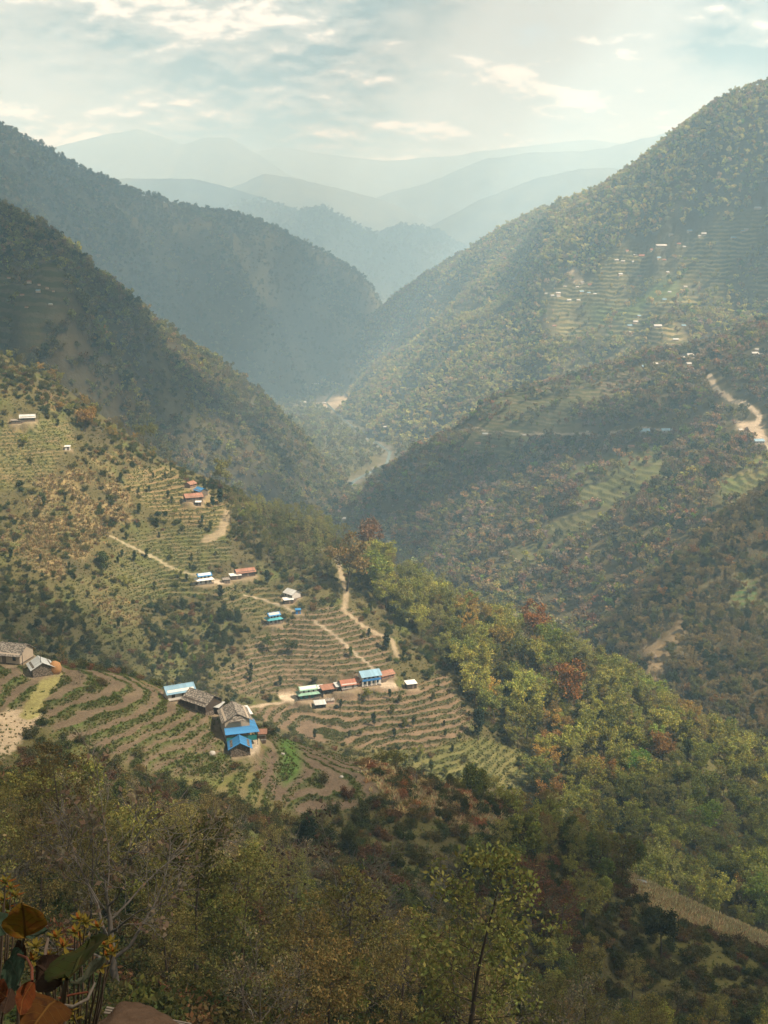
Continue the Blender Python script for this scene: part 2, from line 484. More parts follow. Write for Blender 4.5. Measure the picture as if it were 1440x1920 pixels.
# --- the second spur with the hamlets
B = Hill('middle_hillside',
    [(0, 655, 600), (100, 705, 600), (200, 780, 595), (300, 855, 590), (420, 908, 585), (500, 955, 580), (600, 992, 575), (700, 1050, 565),
     (800, 1118, 560), (900, 1165, 555), (1000, 1205, 550), (1080, 1240, 545), (1180, 1305, 535), (1300, 1410, 500), (1440, 1530, 470),
     (50, 787, 560), (0, 900, 535), (0, 1050, 480), (0, 1180, 430), (120, 1000, 505), (230, 930, 545), (365, 932, 560), (383, 1088, 510), (300, 1050, 520),
     (455, 1075, 525), (545, 1113, 510), (513, 1157, 495), (600, 1200, 485), (690, 1268, 470), (575, 1300, 462), (780, 1290, 465), (640, 1380, 432),
     (870, 1380, 440), (800, 1430, 420), (1100, 1400, 470), (980, 1450, 432), (1250, 1500, 435), (1440, 1650, 405), (1300, 1600, 390)],
    [(-150, 360, 262), (-90, 370, 245), (-40, 370, 228), (10, 370, 212), (60, 370, 195), (120, 370, 182), (200, 380, 165),
     (-300, 800, 250), (-150, 800, 190), (-50, 760, 150), (50, 720, 130), (120, 680, 125), (200, 600, 122), (-300, 620, 420), (-400, 640, 470),
     (-300, 480, 370), (-250, 400, 320), (260, 520, 140), (240, 430, 150)],
    axis((-380, -200, 3.0), (-200, 100, 0.85), (100, 260, 2.0)), axis((330, 405, 2.0), (405, 600, 0.5), (600, 800, 4.0)), M['ground_near'],
    [(2.0, 45, 1, 1, 21), (0.5, 9, 1, 1, 22)])

Cc = Hill('left_mountain',
    [(-200, 265, 900), (0, 398, 1000), (110, 460, 1080), (210, 540, 1150), (290, 610, 1200), (350, 655, 1260), (500, 755, 1380), (580, 835, 1430), (625, 895, 1450),
     (0, 560, 880), (0, 620, 840), (150, 640, 950), (250, 700, 1050), (300, 820, 930), (400, 750, 1200), (450, 880, 1100), (550, 900, 1260), (600, 940, 1310)],
    [(-130, 1050, 130), (-60, 1250, 110), (-300, 850, 200), (-500, 1400, 300), (-300, 1600, 150), (-150, 1650, 90), (-700, 900, 560), (-600, 700, 460), (-20, 1450, 95), (-450, 650, 330), (60, 1000, 90), (60, 1250, 80), (60, 1500, 60), (60, 1700, 40), (-20, 850, 110), (-120, 700, 180), (-130, 900, 175), (-180, 800, 230), (-250, 780, 295), (-100, 1000, 148), (-200, 700, 230), (0, 640, 130), (-300, 1700, 110)],
    axis((-720, 10, 5.0)), axis((640, 1700, 5.0)), M['ground_far'], [(10.0, 130, 1.0, 1.6, 31), (5.0, 40, 1, 1, 32)], [(34.0, 260, 33)])

D = Hill('blue_mountain',
    [(-300, 110, 1900), (0, 246, 2200), (160, 330, 2400), (240, 364, 2550), (330, 389, 2750), (430, 406, 2900), (560, 459, 3200), (640, 499, 3400), (690, 534, 3550), (712, 574, 3650),
     (0, 350, 1900), (200, 480, 2150), (300, 560, 2200), (400, 640, 2350), (500, 560, 2700), (600, 600, 3150), (560, 690, 2850), (530, 735, 2900), (450, 680, 2600)],
    [(-300, 2450, 105), (-200, 2700, 88), (-130, 2950, 82), (30, 3450, 70), (-600, 3600, 300), (-200, 3950, 150), (-1500, 3000, 600), (-1500, 2200, 900), (-900, 1700, 400), (-600, 1800, 250), (80, 3400, 50), (80, 3000, 45), (60, 2600, 50), (60, 2000, 40), (60, 3900, 40), (-200, 2100, 90), (-300, 1650, 90)],
    axis((-1600, 60, 10.0)), axis((1650, 3900, 10.0)), M['ground_far'], [(22.0, 300, 1.0, 1.3, 41), (12.0, 90, 1, 1, 42)], [(80.0, 620, 43)])

R = Hill('right_mountain',
    [(1600, 85, 1750), (1440, 160, 1900), (1360, 186, 1980), (1300, 230, 2050), (1200, 304, 2220), (1130, 353, 2400), (1060, 382, 2560), (1000, 403, 2700), (940, 433, 2900),
     (880, 471, 3100), (800, 518, 3300), (720, 572, 3450), (650, 642, 3300), (600, 702, 3100),
     (1240, 470, 1900), (1060, 550, 2050), (1240, 620, 1650), (980, 640, 2000), (800, 640, 2700), (700, 700, 2700), (760, 780, 1950), (850, 740, 1900), (680, 760, 2350), (740, 830, 1900), (1440, 400, 1750)],
    [(-110, 2700, 82), (-20, 2200, 98), (40, 1850, 106), (130, 1650, 118), (900, 2700, 350), (600, 3300, 250), (200, 3900, 120), (1200, 2000, 700), (300, 1550, 200), (500, 1450, 270), (900, 1500, 500), (-100, 3100, 78)],
    axis((-200, 1000, 5.5)), axis((1450, 3800, 5.5)), M['ground_far'], [(14.0, 210, 1.3, 1.0, 51), (6.0, 55, 1, 1, 52)], [(48.0, 420, 53)])

S = Hill('right_spur',
    [(640, 950, 1250), (700, 906, 1280), (780, 846, 1320), (860, 805, 1350), (920, 747, 1400), (1000, 727, 1430), (1080, 709, 1450), (1200, 668, 1420), (1300, 654, 1380), (1440, 604, 1300), (1600, 540, 1250),
     (1330, 712, 1230), (1425, 800, 1080), (1230, 810, 1180), (1000, 815, 1270), (880, 840, 1280), (1150, 900, 1050), (1050, 1000, 980), (1200, 950, 970), (900, 950, 1130),
     (800, 950, 1180), (720, 975, 1200), (950, 1080, 930), (800, 1050, 1020), (1100, 1150, 850), (1300, 1000, 880), (1420, 930, 880), (1200, 1080, 850), (1180, 1215, 763)],
    [(250, 1700, 200), (450, 1600, 290), (100, 1550, 130), (600, 1200, 420), (-40, 1400, 110), (450, 800, 260), (300, 720, 170), (40, 900, 125), (600, 900, 350)],
    axis((-80, 140, 3.0), (140, 420, 1.8), (420, 640, 5.0)), axis((700, 860, 3.0), (860, 1140, 1.1), (1140, 1480, 2.4), (1480, 1650, 8.0)), M['ground_band'], [(7.0, 90, 1.0, 1.0, 61), (2.5, 26, 1, 1, 62)])

T = Hill('right_near_spur',
    [(1600, 800, 830), (1440, 920, 800), (1380, 985, 770), (1320, 1080, 740), (1260, 1155, 715), (1215, 1205, 700), (1208, 1275, 670), (1232, 1315, 650),
     (1440, 1130, 720), (1350, 1200, 690), (1440, 1250, 660), (1350, 1350, 620), (1440, 1430, 560)],
    [(140, 780, 125), (205, 850, 140), (290, 900, 180), (400, 920, 250), (480, 800, 290), (450, 650, 220), (330, 560, 155), (130, 700, 125), (120, 620, 128), (190, 520, 138), (250, 500, 142)],
    axis((90, 380, 1.6)), axis((490, 930, 1.6)), M['ground_mid'], [(4.0, 45, 1, 1, 71), (1.6, 12, 1, 1, 72)])

# --- the valley floor along the river
RIVER = [(235, 440, 150), (200, 500, 146), (188, 531, 144), (180, 640, 138), (165, 763, 132), (100, 1000, 124), (10, 1150, 121), (-56, 1300, 118), (-60, 1420, 113), (-40, 1560, 109), (5, 1720, 105),
         (10, 1850, 102), (-30, 2050, 97), (-70, 2250, 93), (-140, 2700, 84), (-130, 3000, 80), (-20, 3500, 72), (150, 4500, 60)]
V = Hill('valley_floor', [], [(0, 0, 0), (1, 0, 0), (0, 1, 0), (1, 1, 0)], axis((-420, 320, 7.0)), axis((420, 3800, 7.0)), M['ground_far'])
_rp = np.array(RIVER)
V.Z = np.interp(V.Y, _rp[:, 1], _rp[:, 2])
_dr = np.abs(V.X - np.interp(V.Y, _rp[:, 1], _rp[:, 0]))
V.Z = V.Z + np.maximum(0, _dr - 14) * 0.10 + 2.0 * fbm(V.X / 60, V.Y / 60, 81, 3) * sstep(10, 40, _dr) - 1.0 * sstep(16, 6, _dr)

# ------------------------------------------------------------------ crests where the photograph shows them
Cc.fit_skyline([(-120, 310), (0, 392), (110, 452), (210, 534), (290, 604), (350, 648), (430, 698), (500, 752), (580, 835), (625, 895)], 820, 1600)
D.fit_skyline([(-120, 170), (0, 236), (90, 280), (160, 322), (240, 358), (330, 386), (430, 402), (500, 424), (560, 452), (640, 494), (690, 528), (712, 566)], 1900, 3850)
R.fit_skyline([(740, 556), (800, 515), (880, 468), (940, 430), (1000, 400), (1060, 378), (1130, 350), (1200, 302), (1300, 226), (1360, 182), (1440, 156), (1560, 120)], 1700, 3700)
S.fit_skyline([(660, 940), (700, 908), (780, 848), (860, 806), (920, 750), (1000, 729), (1080, 710), (1200, 670), (1300, 655), (1440, 606), (1520, 580)], 1180, 1600)
B.fit_skyline([(-60, 625), (0, 662), (100, 712), (200, 785), (300, 858), (420, 910), (500, 957), (600, 995), (700, 1052), (800, 1120), (900, 1170), (1000, 1210), (1080, 1245)], 515, 660)
A.fit_skyline([(-80, 1200), (0, 1222), (130, 1250), (240, 1266), (400, 1322), (520, 1382), (720, 1440), (900, 1502), (1050, 1575), (1180, 1645), (1300, 1700), (1440, 1762)], 190, 300)

# ------------------------------------------------------------------ land cover
for h in HILLS:
    g = fbm(h.X / 60, h.Y / 60, 5, 4)[..., None]
    h.cov[:] = np.asarray(C_FLOOR) * (1 + 0.5 * g) + np.asarray((0.01, 0.014, 0.0)) * g
    h.forest[:] = 1.0

# near hillside: ploughed terraces, scrub, the track
A.forest[:] = 0.9
_la = fbm(A.X / 14, A.Y / 14, 101, 4)
A.paint(0.55 + 0.5 * _la, C_OLIVE)
A.paint(sstep(0.1, 0.6, fbm(A.X / 9, A.Y / 9, 102, 3)), C_GRASS)
pA1 = A.poly([(-60, 1218), (120, 1252), (240, 1268), (330, 1300), (400, 1326), (440, 1400), (470, 1450), (400, 1462), (250, 1432), (130, 1395), (60, 1330), (-60, 1330)])
pA2 = A.poly([(515, 1384), (600, 1405), (690, 1435), (718, 1488), (660, 1518), (560, 1528), (500, 1495), (470, 1440)])
pA3 = A.poly([(330, 1400), (520, 1400), (560, 1500), (520, 1530), (420, 1490), (330, 1460)])
A.paint(A.mask(pA1, 3, 4), (0.10, 0.10, 0.035)); 
A.terrace(A.mask(pA3, 2.5, 4, seed=15), 1.35, 0.45, (0.12, 0.122, 0.038), (0.145, 0.118, 0.055), (0.045, 0.06, 0.016), seed=202, wob=0.5)
A.terrace(A.mask(pA1, 2.5, 4, seed=16), 1.05, 0.36, C_SOIL, (0.125, 0.095, 0.06), (0.046, 0.064, 0.016), seed=201, wob=0.8, wl=30)
A.terrace(A.mask(pA2, 1.5, 2.5, seed=17), 0.8, 0.24, (0.118, 0.086, 0.058), (0.132, 0.098, 0.066), (0.048, 0.066, 0.017), seed=203, wob=0.6, wl=26)
pAg = A.poly([(528, 1385), (565, 1395), (560, 1450), (535, 1475), (515, 1440)])
A.paint(A.mask(pAg, 1.5, 2), (0.075, 0.125, 0.03))
pAd = A.poly([(1165, 1640), (1240, 1672), (1330, 1708), (1440, 1762), (1460, 1800), (1330, 1752), (1220, 1706), (1175, 1668)])
wd = A.mask(pAd, 1.5, 2); A.paint(wd, (0.30, 0.225, 0.115)); A.dry = np.maximum(A.dry, wd); A.forest *= 1 - wd
pAs = A.poly([(1180, 1690), (1420, 1780), (1440, 1900), (1250, 1850), (1180, 1760)])
ws = A.mask(pAs, 4, 5); A.paint(ws * 0.8, (0.115, 0.105, 0.035)); A.forest *= 1 - 0.93 * ws; A.scrub = np.maximum(A.scrub, ws)
pAo = A.poly([(700, 1455), (760, 1450), (900, 1510), (960, 1560), (880, 1560), (740, 1520)])
wo = A.mask(pAo, 4, 5); A.paint(wo, (0.125, 0.095, 0.04)); A.forest *= 1 - 0.85 * wo; A.scrub = np.maximum(A.scrub, wo); A.dry = np.maximum(A.dry, 0.35 * wo)
pAl = A.poly([(-60, 1500), (60, 1510), (110, 1590), (60, 1640), (-60, 1640)])
wl_ = A.mask(pAl, 3, 4); A.paint(wl_, (0.17, 0.145, 0.06)); A.forest *= 1 - 0.9 * wl_
A.forest *= 1 - sstep(0.3, 0.6, A.mask(A.poly([(-80, 1205), (250, 1262), (420, 1320), (720, 1436), (735, 1500), (560, 1550), (330, 1475), (120, 1440), (-80, 1440)]), 3, 4))
A.forest *= sstep(34, 50, A.Y)
A.scrub = np.maximum(A.scrub, 0.55 * (1 - A.field) * sstep(25, 40, A.Y))
trackA = [tuple(A.hit(*p)[:2]) for p in [(-90, 1420), (-20, 1400), (25, 1368), (60, 1348), (40, 1340), (0, 1352), (-80, 1345)]]
gA = [tuple(A.hit(*p)[:2]) for p in [(55, 1340), (70, 1310), (90, 1285), (102, 1262)]]
_d = line_dist(trackA, A.X, A.Y); w = sstep(3.4, 2.2, _d + 1.0 * fbm(A.X / 4, A.Y / 4, 7, 2))
A.paint(w, (0.30, 0.235, 0.155)); A.forest *= 1 - w; A.scrub *= 1 - w; A.riser *= 1 - w
_d = line_dist(gA, A.X, A.Y); w = sstep(2.4, 1.4, _d + 0.8 * fbm(A.X / 4, A.Y / 4, 8, 2))
A.paint(w, (0.20, 0.18, 0.07)); A.forest *= 1 - w; A.scrub *= 1 - w; A.riser *= 1 - w

# middle hillside
B.paint(0.45 + 0.9 * fbm(B.X / 25, B.Y / 25, 111, 4), (0.082, 0.072, 0.028))
B.paint(sstep(0.05, 0.5, fbm(B.X / 16, B.Y / 16, 112, 4)), (0.070, 0.078, 0.025))
B.forest[:] = 0.12; B.scrub[:] = 0.9
def bm(pts, soft=4, warp=7, seed=3): return B.mask(B.poly(pts), soft, warp, seed=seed)
# woods: the whole right flank, the crest and the gully
wR = np.maximum(bm([(660, 1010), (700, 1040), (760, 1075), (900, 1140), (1100, 1210), (1300, 1400), (1470, 1540), (1470, 1760), (1300, 1650), (1080, 1540), (1010, 1440), (920, 1385), (880, 1290), (800, 1220), (740, 1170), (690, 1120)], 5, 9, 4),
               (B.X > 60) * 1.0)
wG = bm([(265, 1135), (330, 1125), (410, 1130), (475, 1185), (440, 1250), (380, 1300), (300, 1270), (235, 1215)], 5, 8, 5)
wC = bm([(-60, 610), (0, 650), (110, 705), (200, 775), (260, 830), (330, 870), (240, 862), (150, 800), (60, 745), (-60, 740)], 4, 6, 6)
wP = bm([(430, 925), (520, 955), (630, 990), (660, 1040), (640, 1085), (560, 1085), (480, 1050), (430, 1000)], 4, 5, 7)
wL = bm([(-60, 1075), (60, 1095), (150, 1150), (230, 1225), (260, 1275), (120, 1260), (-60, 1215)], 5, 9, 8)
B.forest = np.maximum.reduce([B.forest, wR, 0.9 * wG, 0.8 * wC, 0.95 * wP, 0.5 * wL])
# dry grass
for k, (pts, s) in enumerate([([(50, 930), (140, 868), (240, 915), (235, 985), (190, 1040), (110, 1085), (30, 1060), (20, 980)], 0.95),
                ([(150, 1090), (215, 1085), (255, 1130), (258, 1180), (195, 1165), (145, 1125)], 0.75),
                ([(185, 850), (225, 838), (262, 860), (240, 880), (195, 872)], 0.95), ([(70, 735), (120, 738), (135, 760), (90, 765)], 0.9),
                ([(430, 925), (470, 935), (520, 960), (480, 965), (440, 950)], 0.8)]):
    w = bm(pts, 4, 12, 30 + k) * s * np.clip(0.62 + 2.4 * fbm(B.X / 15, B.Y / 6, 60 + k, 4), 0, 1)
    B.paint(w, C_DRY); B.dry = np.maximum(B.dry, w); B.forest *= 1 - 0.93 * w; B.scrub *= 1 - 0.8 * w
# terraces
TB = [([(475, 1195), (545, 1160), (600, 1140), (650, 1140), (715, 1190), (742, 1235), (715, 1262), (600, 1283), (520, 1296), (430, 1300), (415, 1262)], 1.75, C_SOIL2, (0.128, 0.093, 0.058), 301, 1.0),
      ([(440, 1325), (560, 1312), (640, 1300), (760, 1285), (830, 1262), (862, 1310), (888, 1345), (870, 1388), (790, 1412), (690, 1405), (600, 1390), (500, 1352)], 1.55, C_SOIL, (0.148, 0.104, 0.064), 302, 1.0),
      ([(690, 1400), (790, 1412), (880, 1380), (960, 1400), (1020, 1440), (985, 1480), (900, 1478), (760, 1450)], 1.8, (0.125, 0.115, 0.045), (0.095, 0.095, 0.035), 303, 0.9),
      ([(205, 1010), (300, 985), (350, 985), (425, 1005), (432, 1050), (372, 1075), (405, 1120), (330, 1118), (250, 1128), (215, 1085)], 1.6, (0.118, 0.095, 0.048), (0.085, 0.088, 0.030), 304, 0.95),
      ([(235, 880), (330, 878), (350, 905), (420, 940), (428, 995), (345, 985), (300, 960), (225, 905)], 1.8, (0.155, 0.13, 0.055), (0.18, 0.125, 0.065), 305, 0.95),
      ([(-60, 775), (60, 790), (130, 792), (138, 835), (90, 885), (20, 915), (-60, 920)], 1.8, (0.15, 0.115, 0.058), (0.11, 0.108, 0.04), 306, 1.0),
      ([(400, 1085), (470, 1085), (545, 1120), (560, 1150), (500, 1180), (450, 1150), (400, 1120)], 1.5, (0.12, 0.09, 0.048), (0.09, 0.085, 0.033), 307, 0.8),
      ([(120, 1085), (210, 1075), (250, 1140), (330, 1290), (250, 1270), (170, 1180)], 1.5, (0.12, 0.105, 0.04), (0.09, 0.09, 0.033), 308, 0.45)]
for pts, st, c1, c2, sd, k in TB:
    B.terrace(bm(pts, 2.5, 4, sd) * k, st * 0.86, 0.34, c1, c2, (0.034, 0.043, 0.013), wob=0.9, wl=34, seed=sd)
def track(h, pts, w0, col, k=1.0, soft=0.8):
    line = [tuple(h.hit(*p)[:2]) for p in pts]
    q = np.array(line); d = np.full(h.X.shape, 1e3)
    j0, j1 = np.searchsorted(h.xs, (q[:, 0].min() - 16, q[:, 0].max() + 16)); i0, i1 = np.searchsorted(h.ys, (q[:, 1].min() - 16, q[:, 1].max() + 16))
    X = h.X[i0:i1, j0:j1]; Y = h.Y[i0:i1, j0:j1]
    d[i0:i1, j0:j1] = line_dist(line, X, Y) + 0.6 * fbm(X / 3, Y / 3, 17, 2)
    w = sstep(w0 + soft, w0, d) * k
    h.paint(w, col); w2 = sstep(w0 + 2.5, w0 + 0.5, d) if h is not S else sstep(w0 + 9.0, w0 + 5.0, d); h.forest *= 1 - w2; h.scrub *= 1 - w2; h.riser *= 1 - w2
    return line
trailB = track(B, [(428, 960), (415, 1000), (385, 1015)], 1.3, (0.22, 0.175, 0.11), 0.8)
trailB2 = track(B, [(632, 1040), (640, 1080), (650, 1110), (645, 1145), (690, 1180), (735, 1200), (745, 1230)], 0.8, (0.23, 0.185, 0.12), 0.85)
stair1 = track(B, [(590, 1165), (640, 1205), (690, 1245), (705, 1262)], 0.35, (0.28, 0.235, 0.17), 0.8, 0.5)
stair2 = track(B, [(458, 1117), (490, 1123), (530, 1138), (560, 1155)], 0.3, (0.27, 0.225, 0.16), 0.8, 0.5)
lane1 = track(B, [(440, 1330), (500, 1322), (545, 1312), (600, 1296), (650, 1282), (720, 1272)], 0.4, (0.26, 0.21, 0.15), 0.8, 0.5)
track(B, [(205, 1005), (290, 1045), (370, 1080)], 0.4, (0.30, 0.26, 0.17), 0.7, 0.5)

# left mountain: shaded woods with a terraced village belt
def gm(h, pts, soft, warp, seed): return h.mask(h.poly(pts), soft, warp, wl=warp * 3.5, seed=seed)
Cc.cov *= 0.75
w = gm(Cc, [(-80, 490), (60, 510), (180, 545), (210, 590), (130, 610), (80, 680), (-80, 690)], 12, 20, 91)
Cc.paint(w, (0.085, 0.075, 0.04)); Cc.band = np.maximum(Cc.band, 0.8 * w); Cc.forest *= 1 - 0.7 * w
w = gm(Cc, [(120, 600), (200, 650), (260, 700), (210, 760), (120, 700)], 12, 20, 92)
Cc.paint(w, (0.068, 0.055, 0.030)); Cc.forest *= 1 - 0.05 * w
# right mountain: terraces and villages
for pts, k, sd, cc in [([(1010, 530), (1100, 520), (1160, 480), (1250, 450), (1470, 370), (1470, 520), (1330, 560), (1200, 640), (1110, 650), (1030, 640), (1010, 580)], 0.9, 93, (0.17, 0.15, 0.07)),
                   ([(1010, 740), (1080, 690), (1180, 640), (1280, 620), (1300, 660), (1200, 690), (1100, 720)], 0.9, 94, (0.19, 0.16, 0.08)),
                   ([(760, 560), (850, 555), (900, 580), (830, 600), (770, 590)], 0.5, 95, (0.14, 0.12, 0.06)),
                   ([(1100, 580), (1200, 560), (1260, 520), (1290, 560), (1180, 610)], 0.5, 96, (0.11, 0.145, 0.05))]:
    w = gm(R, pts, 14, 26, sd) * np.clip(0.75 + 1.3 * fbm(R.X / 70, R.Y / 70, sd, 4), 0, 1)
    R.paint(w, cc); R.band = np.maximum(R.band, w * k); R.forest *= 1 - 0.88 * w
w = gm(R, [(1065, 505), (1085, 505), (1095, 535), (1075, 530)], 3, 3, 97); R.paint(w, (0.42, 0.33, 0.2)); R.forest *= 1 - w
# right spur: stepped fields
S.forest[:] = 0.95
S.paint(0.4 + 0.8 * fbm(S.X / 40, S.Y / 40, 113, 4), (0.085, 0.075, 0.035))
for pts, st, c1, c2, sd in [([(1060, 890), (1140, 850), (1200, 840), (1265, 850), (1230, 895), (1200, 930), (1150, 960), (1100, 940), (1090, 905)], 3.3, (0.098, 0.096, 0.042), (0.075, 0.082, 0.031), 401),
                            ([(930, 1070), (960, 1030), (1010, 995), (1080, 965), (1130, 965), (1110, 1000), (1060, 1030), (1000, 1050)], 3.3, (0.098, 0.093, 0.043), (0.08, 0.078, 0.033), 402),
                            ([(920, 745), (1000, 725), (1080, 710), (1200, 690), (1210, 725), (1100, 760), (1080, 800), (950, 812), (880, 840), (890, 800)], 2.8, (0.10, 0.088, 0.043), (0.115, 0.093, 0.05), 403),
                            ([(1345, 900), (1470, 840), (1470, 960), (1390, 965), (1340, 930)], 3.3, (0.135, 0.115, 0.05), (0.085, 0.11, 0.032), 404),
                            ([(880, 815), (990, 820), (960, 860), (890, 860)], 2.8, (0.12, 0.105, 0.05), (0.10, 0.10, 0.045), 405),
                            ([(1090, 725), (1215, 690), (1225, 715), (1150, 740)], 2.8, (0.17, 0.135, 0.085), (0.13, 0.10, 0.06), 406)]:
    S.terrace(S.mask(S.poly(pts), 5, 20, wl=55, seed=sd) * sstep(-0.42, -0.15, fbm(S.X / 28, S.Y / 28, sd + 7, 3)), st, 0.36, c1, c2, (0.060, 0.070, 0.026), wob=1.0, wl=60, seed=sd, patch=22)
for _p in ([(920, 745), (1000, 725), (1080, 710), (1200, 690), (1210, 725), (1100, 760), (1080, 800), (950, 812), (880, 840), (890, 800)], [(880, 815), (990, 820), (960, 860), (890, 860)]):
    _w = S.mask(S.poly(_p), 8, 14, wl=40, seed=409); S.band = np.maximum(S.band, 0.75 * _w); S.forest = np.maximum(S.forest, 0.22 * _w)
S.forest = np.maximum(S.forest, 0.10 * S.field)
roadS = track(S, [(1330, 705), (1345, 735), (1375, 752), (1405, 762), (1424, 780), (1420, 800), (1432, 822), (1460, 850)], 1.9, (0.34, 0.28, 0.195), 1.0, 1.5)
roadS2 = track(S, [(850, 798), (895, 803), (915, 810), (1000, 813), (1090, 813), (1170, 811), (1250, 808)], 1.0, (0.30, 0.25, 0.19), 0.8, 1.5)
w = S.mask(S.poly([(1375, 790), (1425, 790), (1440, 830), (1400, 815)]), 4, 5); S.paint(w, (0.36, 0.29, 0.2)); S.forest *= 1 - w
# right near spur: bare cliff nose, terraces by the frame edge
T.paint(0.5 + 0.9 * fbm(T.X / 25, T.Y / 25, 114, 4), (0.062, 0.050, 0.026))
w = T.mask(T.poly([(1205, 1195), (1240, 1205), (1275, 1165), (1285, 1185), (1250, 1240), (1240, 1290), (1215, 1275)]), 4, 6)
T.paint(w, (0.155, 0.118, 0.066)); T.forest *= 1 - w; T.dry = np.maximum(T.dry, 0.8 * w)
T.terrace(sstep(-0.4, -0.1, fbm(T.X / 20, T.Y / 20, 419, 3)) * T.mask(T.poly([(1385, 1060), (1470, 1030), (1470, 1160), (1400, 1165), (1370, 1130)]), 4, 6, seed=408), 2.9, 0.36, (0.095, 0.088, 0.042), (0.075, 0.075, 0.032), (0.035, 0.075, 0.024), wob=0.9, wl=40, seed=408)
T.forest = np.maximum(T.forest, 0.3 * T.field)
# valley floor
V.paint(0.5 + 0.8 * fbm(V.X / 40, V.Y / 60, 115, 4), (0.115, 0.105, 0.045))
V.band[:] = 0.2
V.forest = 0.95 * sstep(8, 20, _dr) * np.clip(0.9 + 1.2 * fbm(V.X / 50, V.Y / 50, 116, 3), 0, 1)
V.paint(0.8 * sstep(13, 5, _dr + 14 * fbm(V.X / 45, V.Y / 45, 117, 3)), (0.15, 0.14, 0.115))
_vw = np.exp(-((V.X + 100) / 80) ** 2 - ((V.Y - 2680) / 150) ** 2); V.paint(1.6 * _vw, (0.30, 0.25, 0.17)); V.forest *= 1 - np.clip(1.4 * _vw, 0, 1)

# ------------------------------------------------------------------ where the houses stand (levelled into the slopes)
HOUSE_CLEAR = []
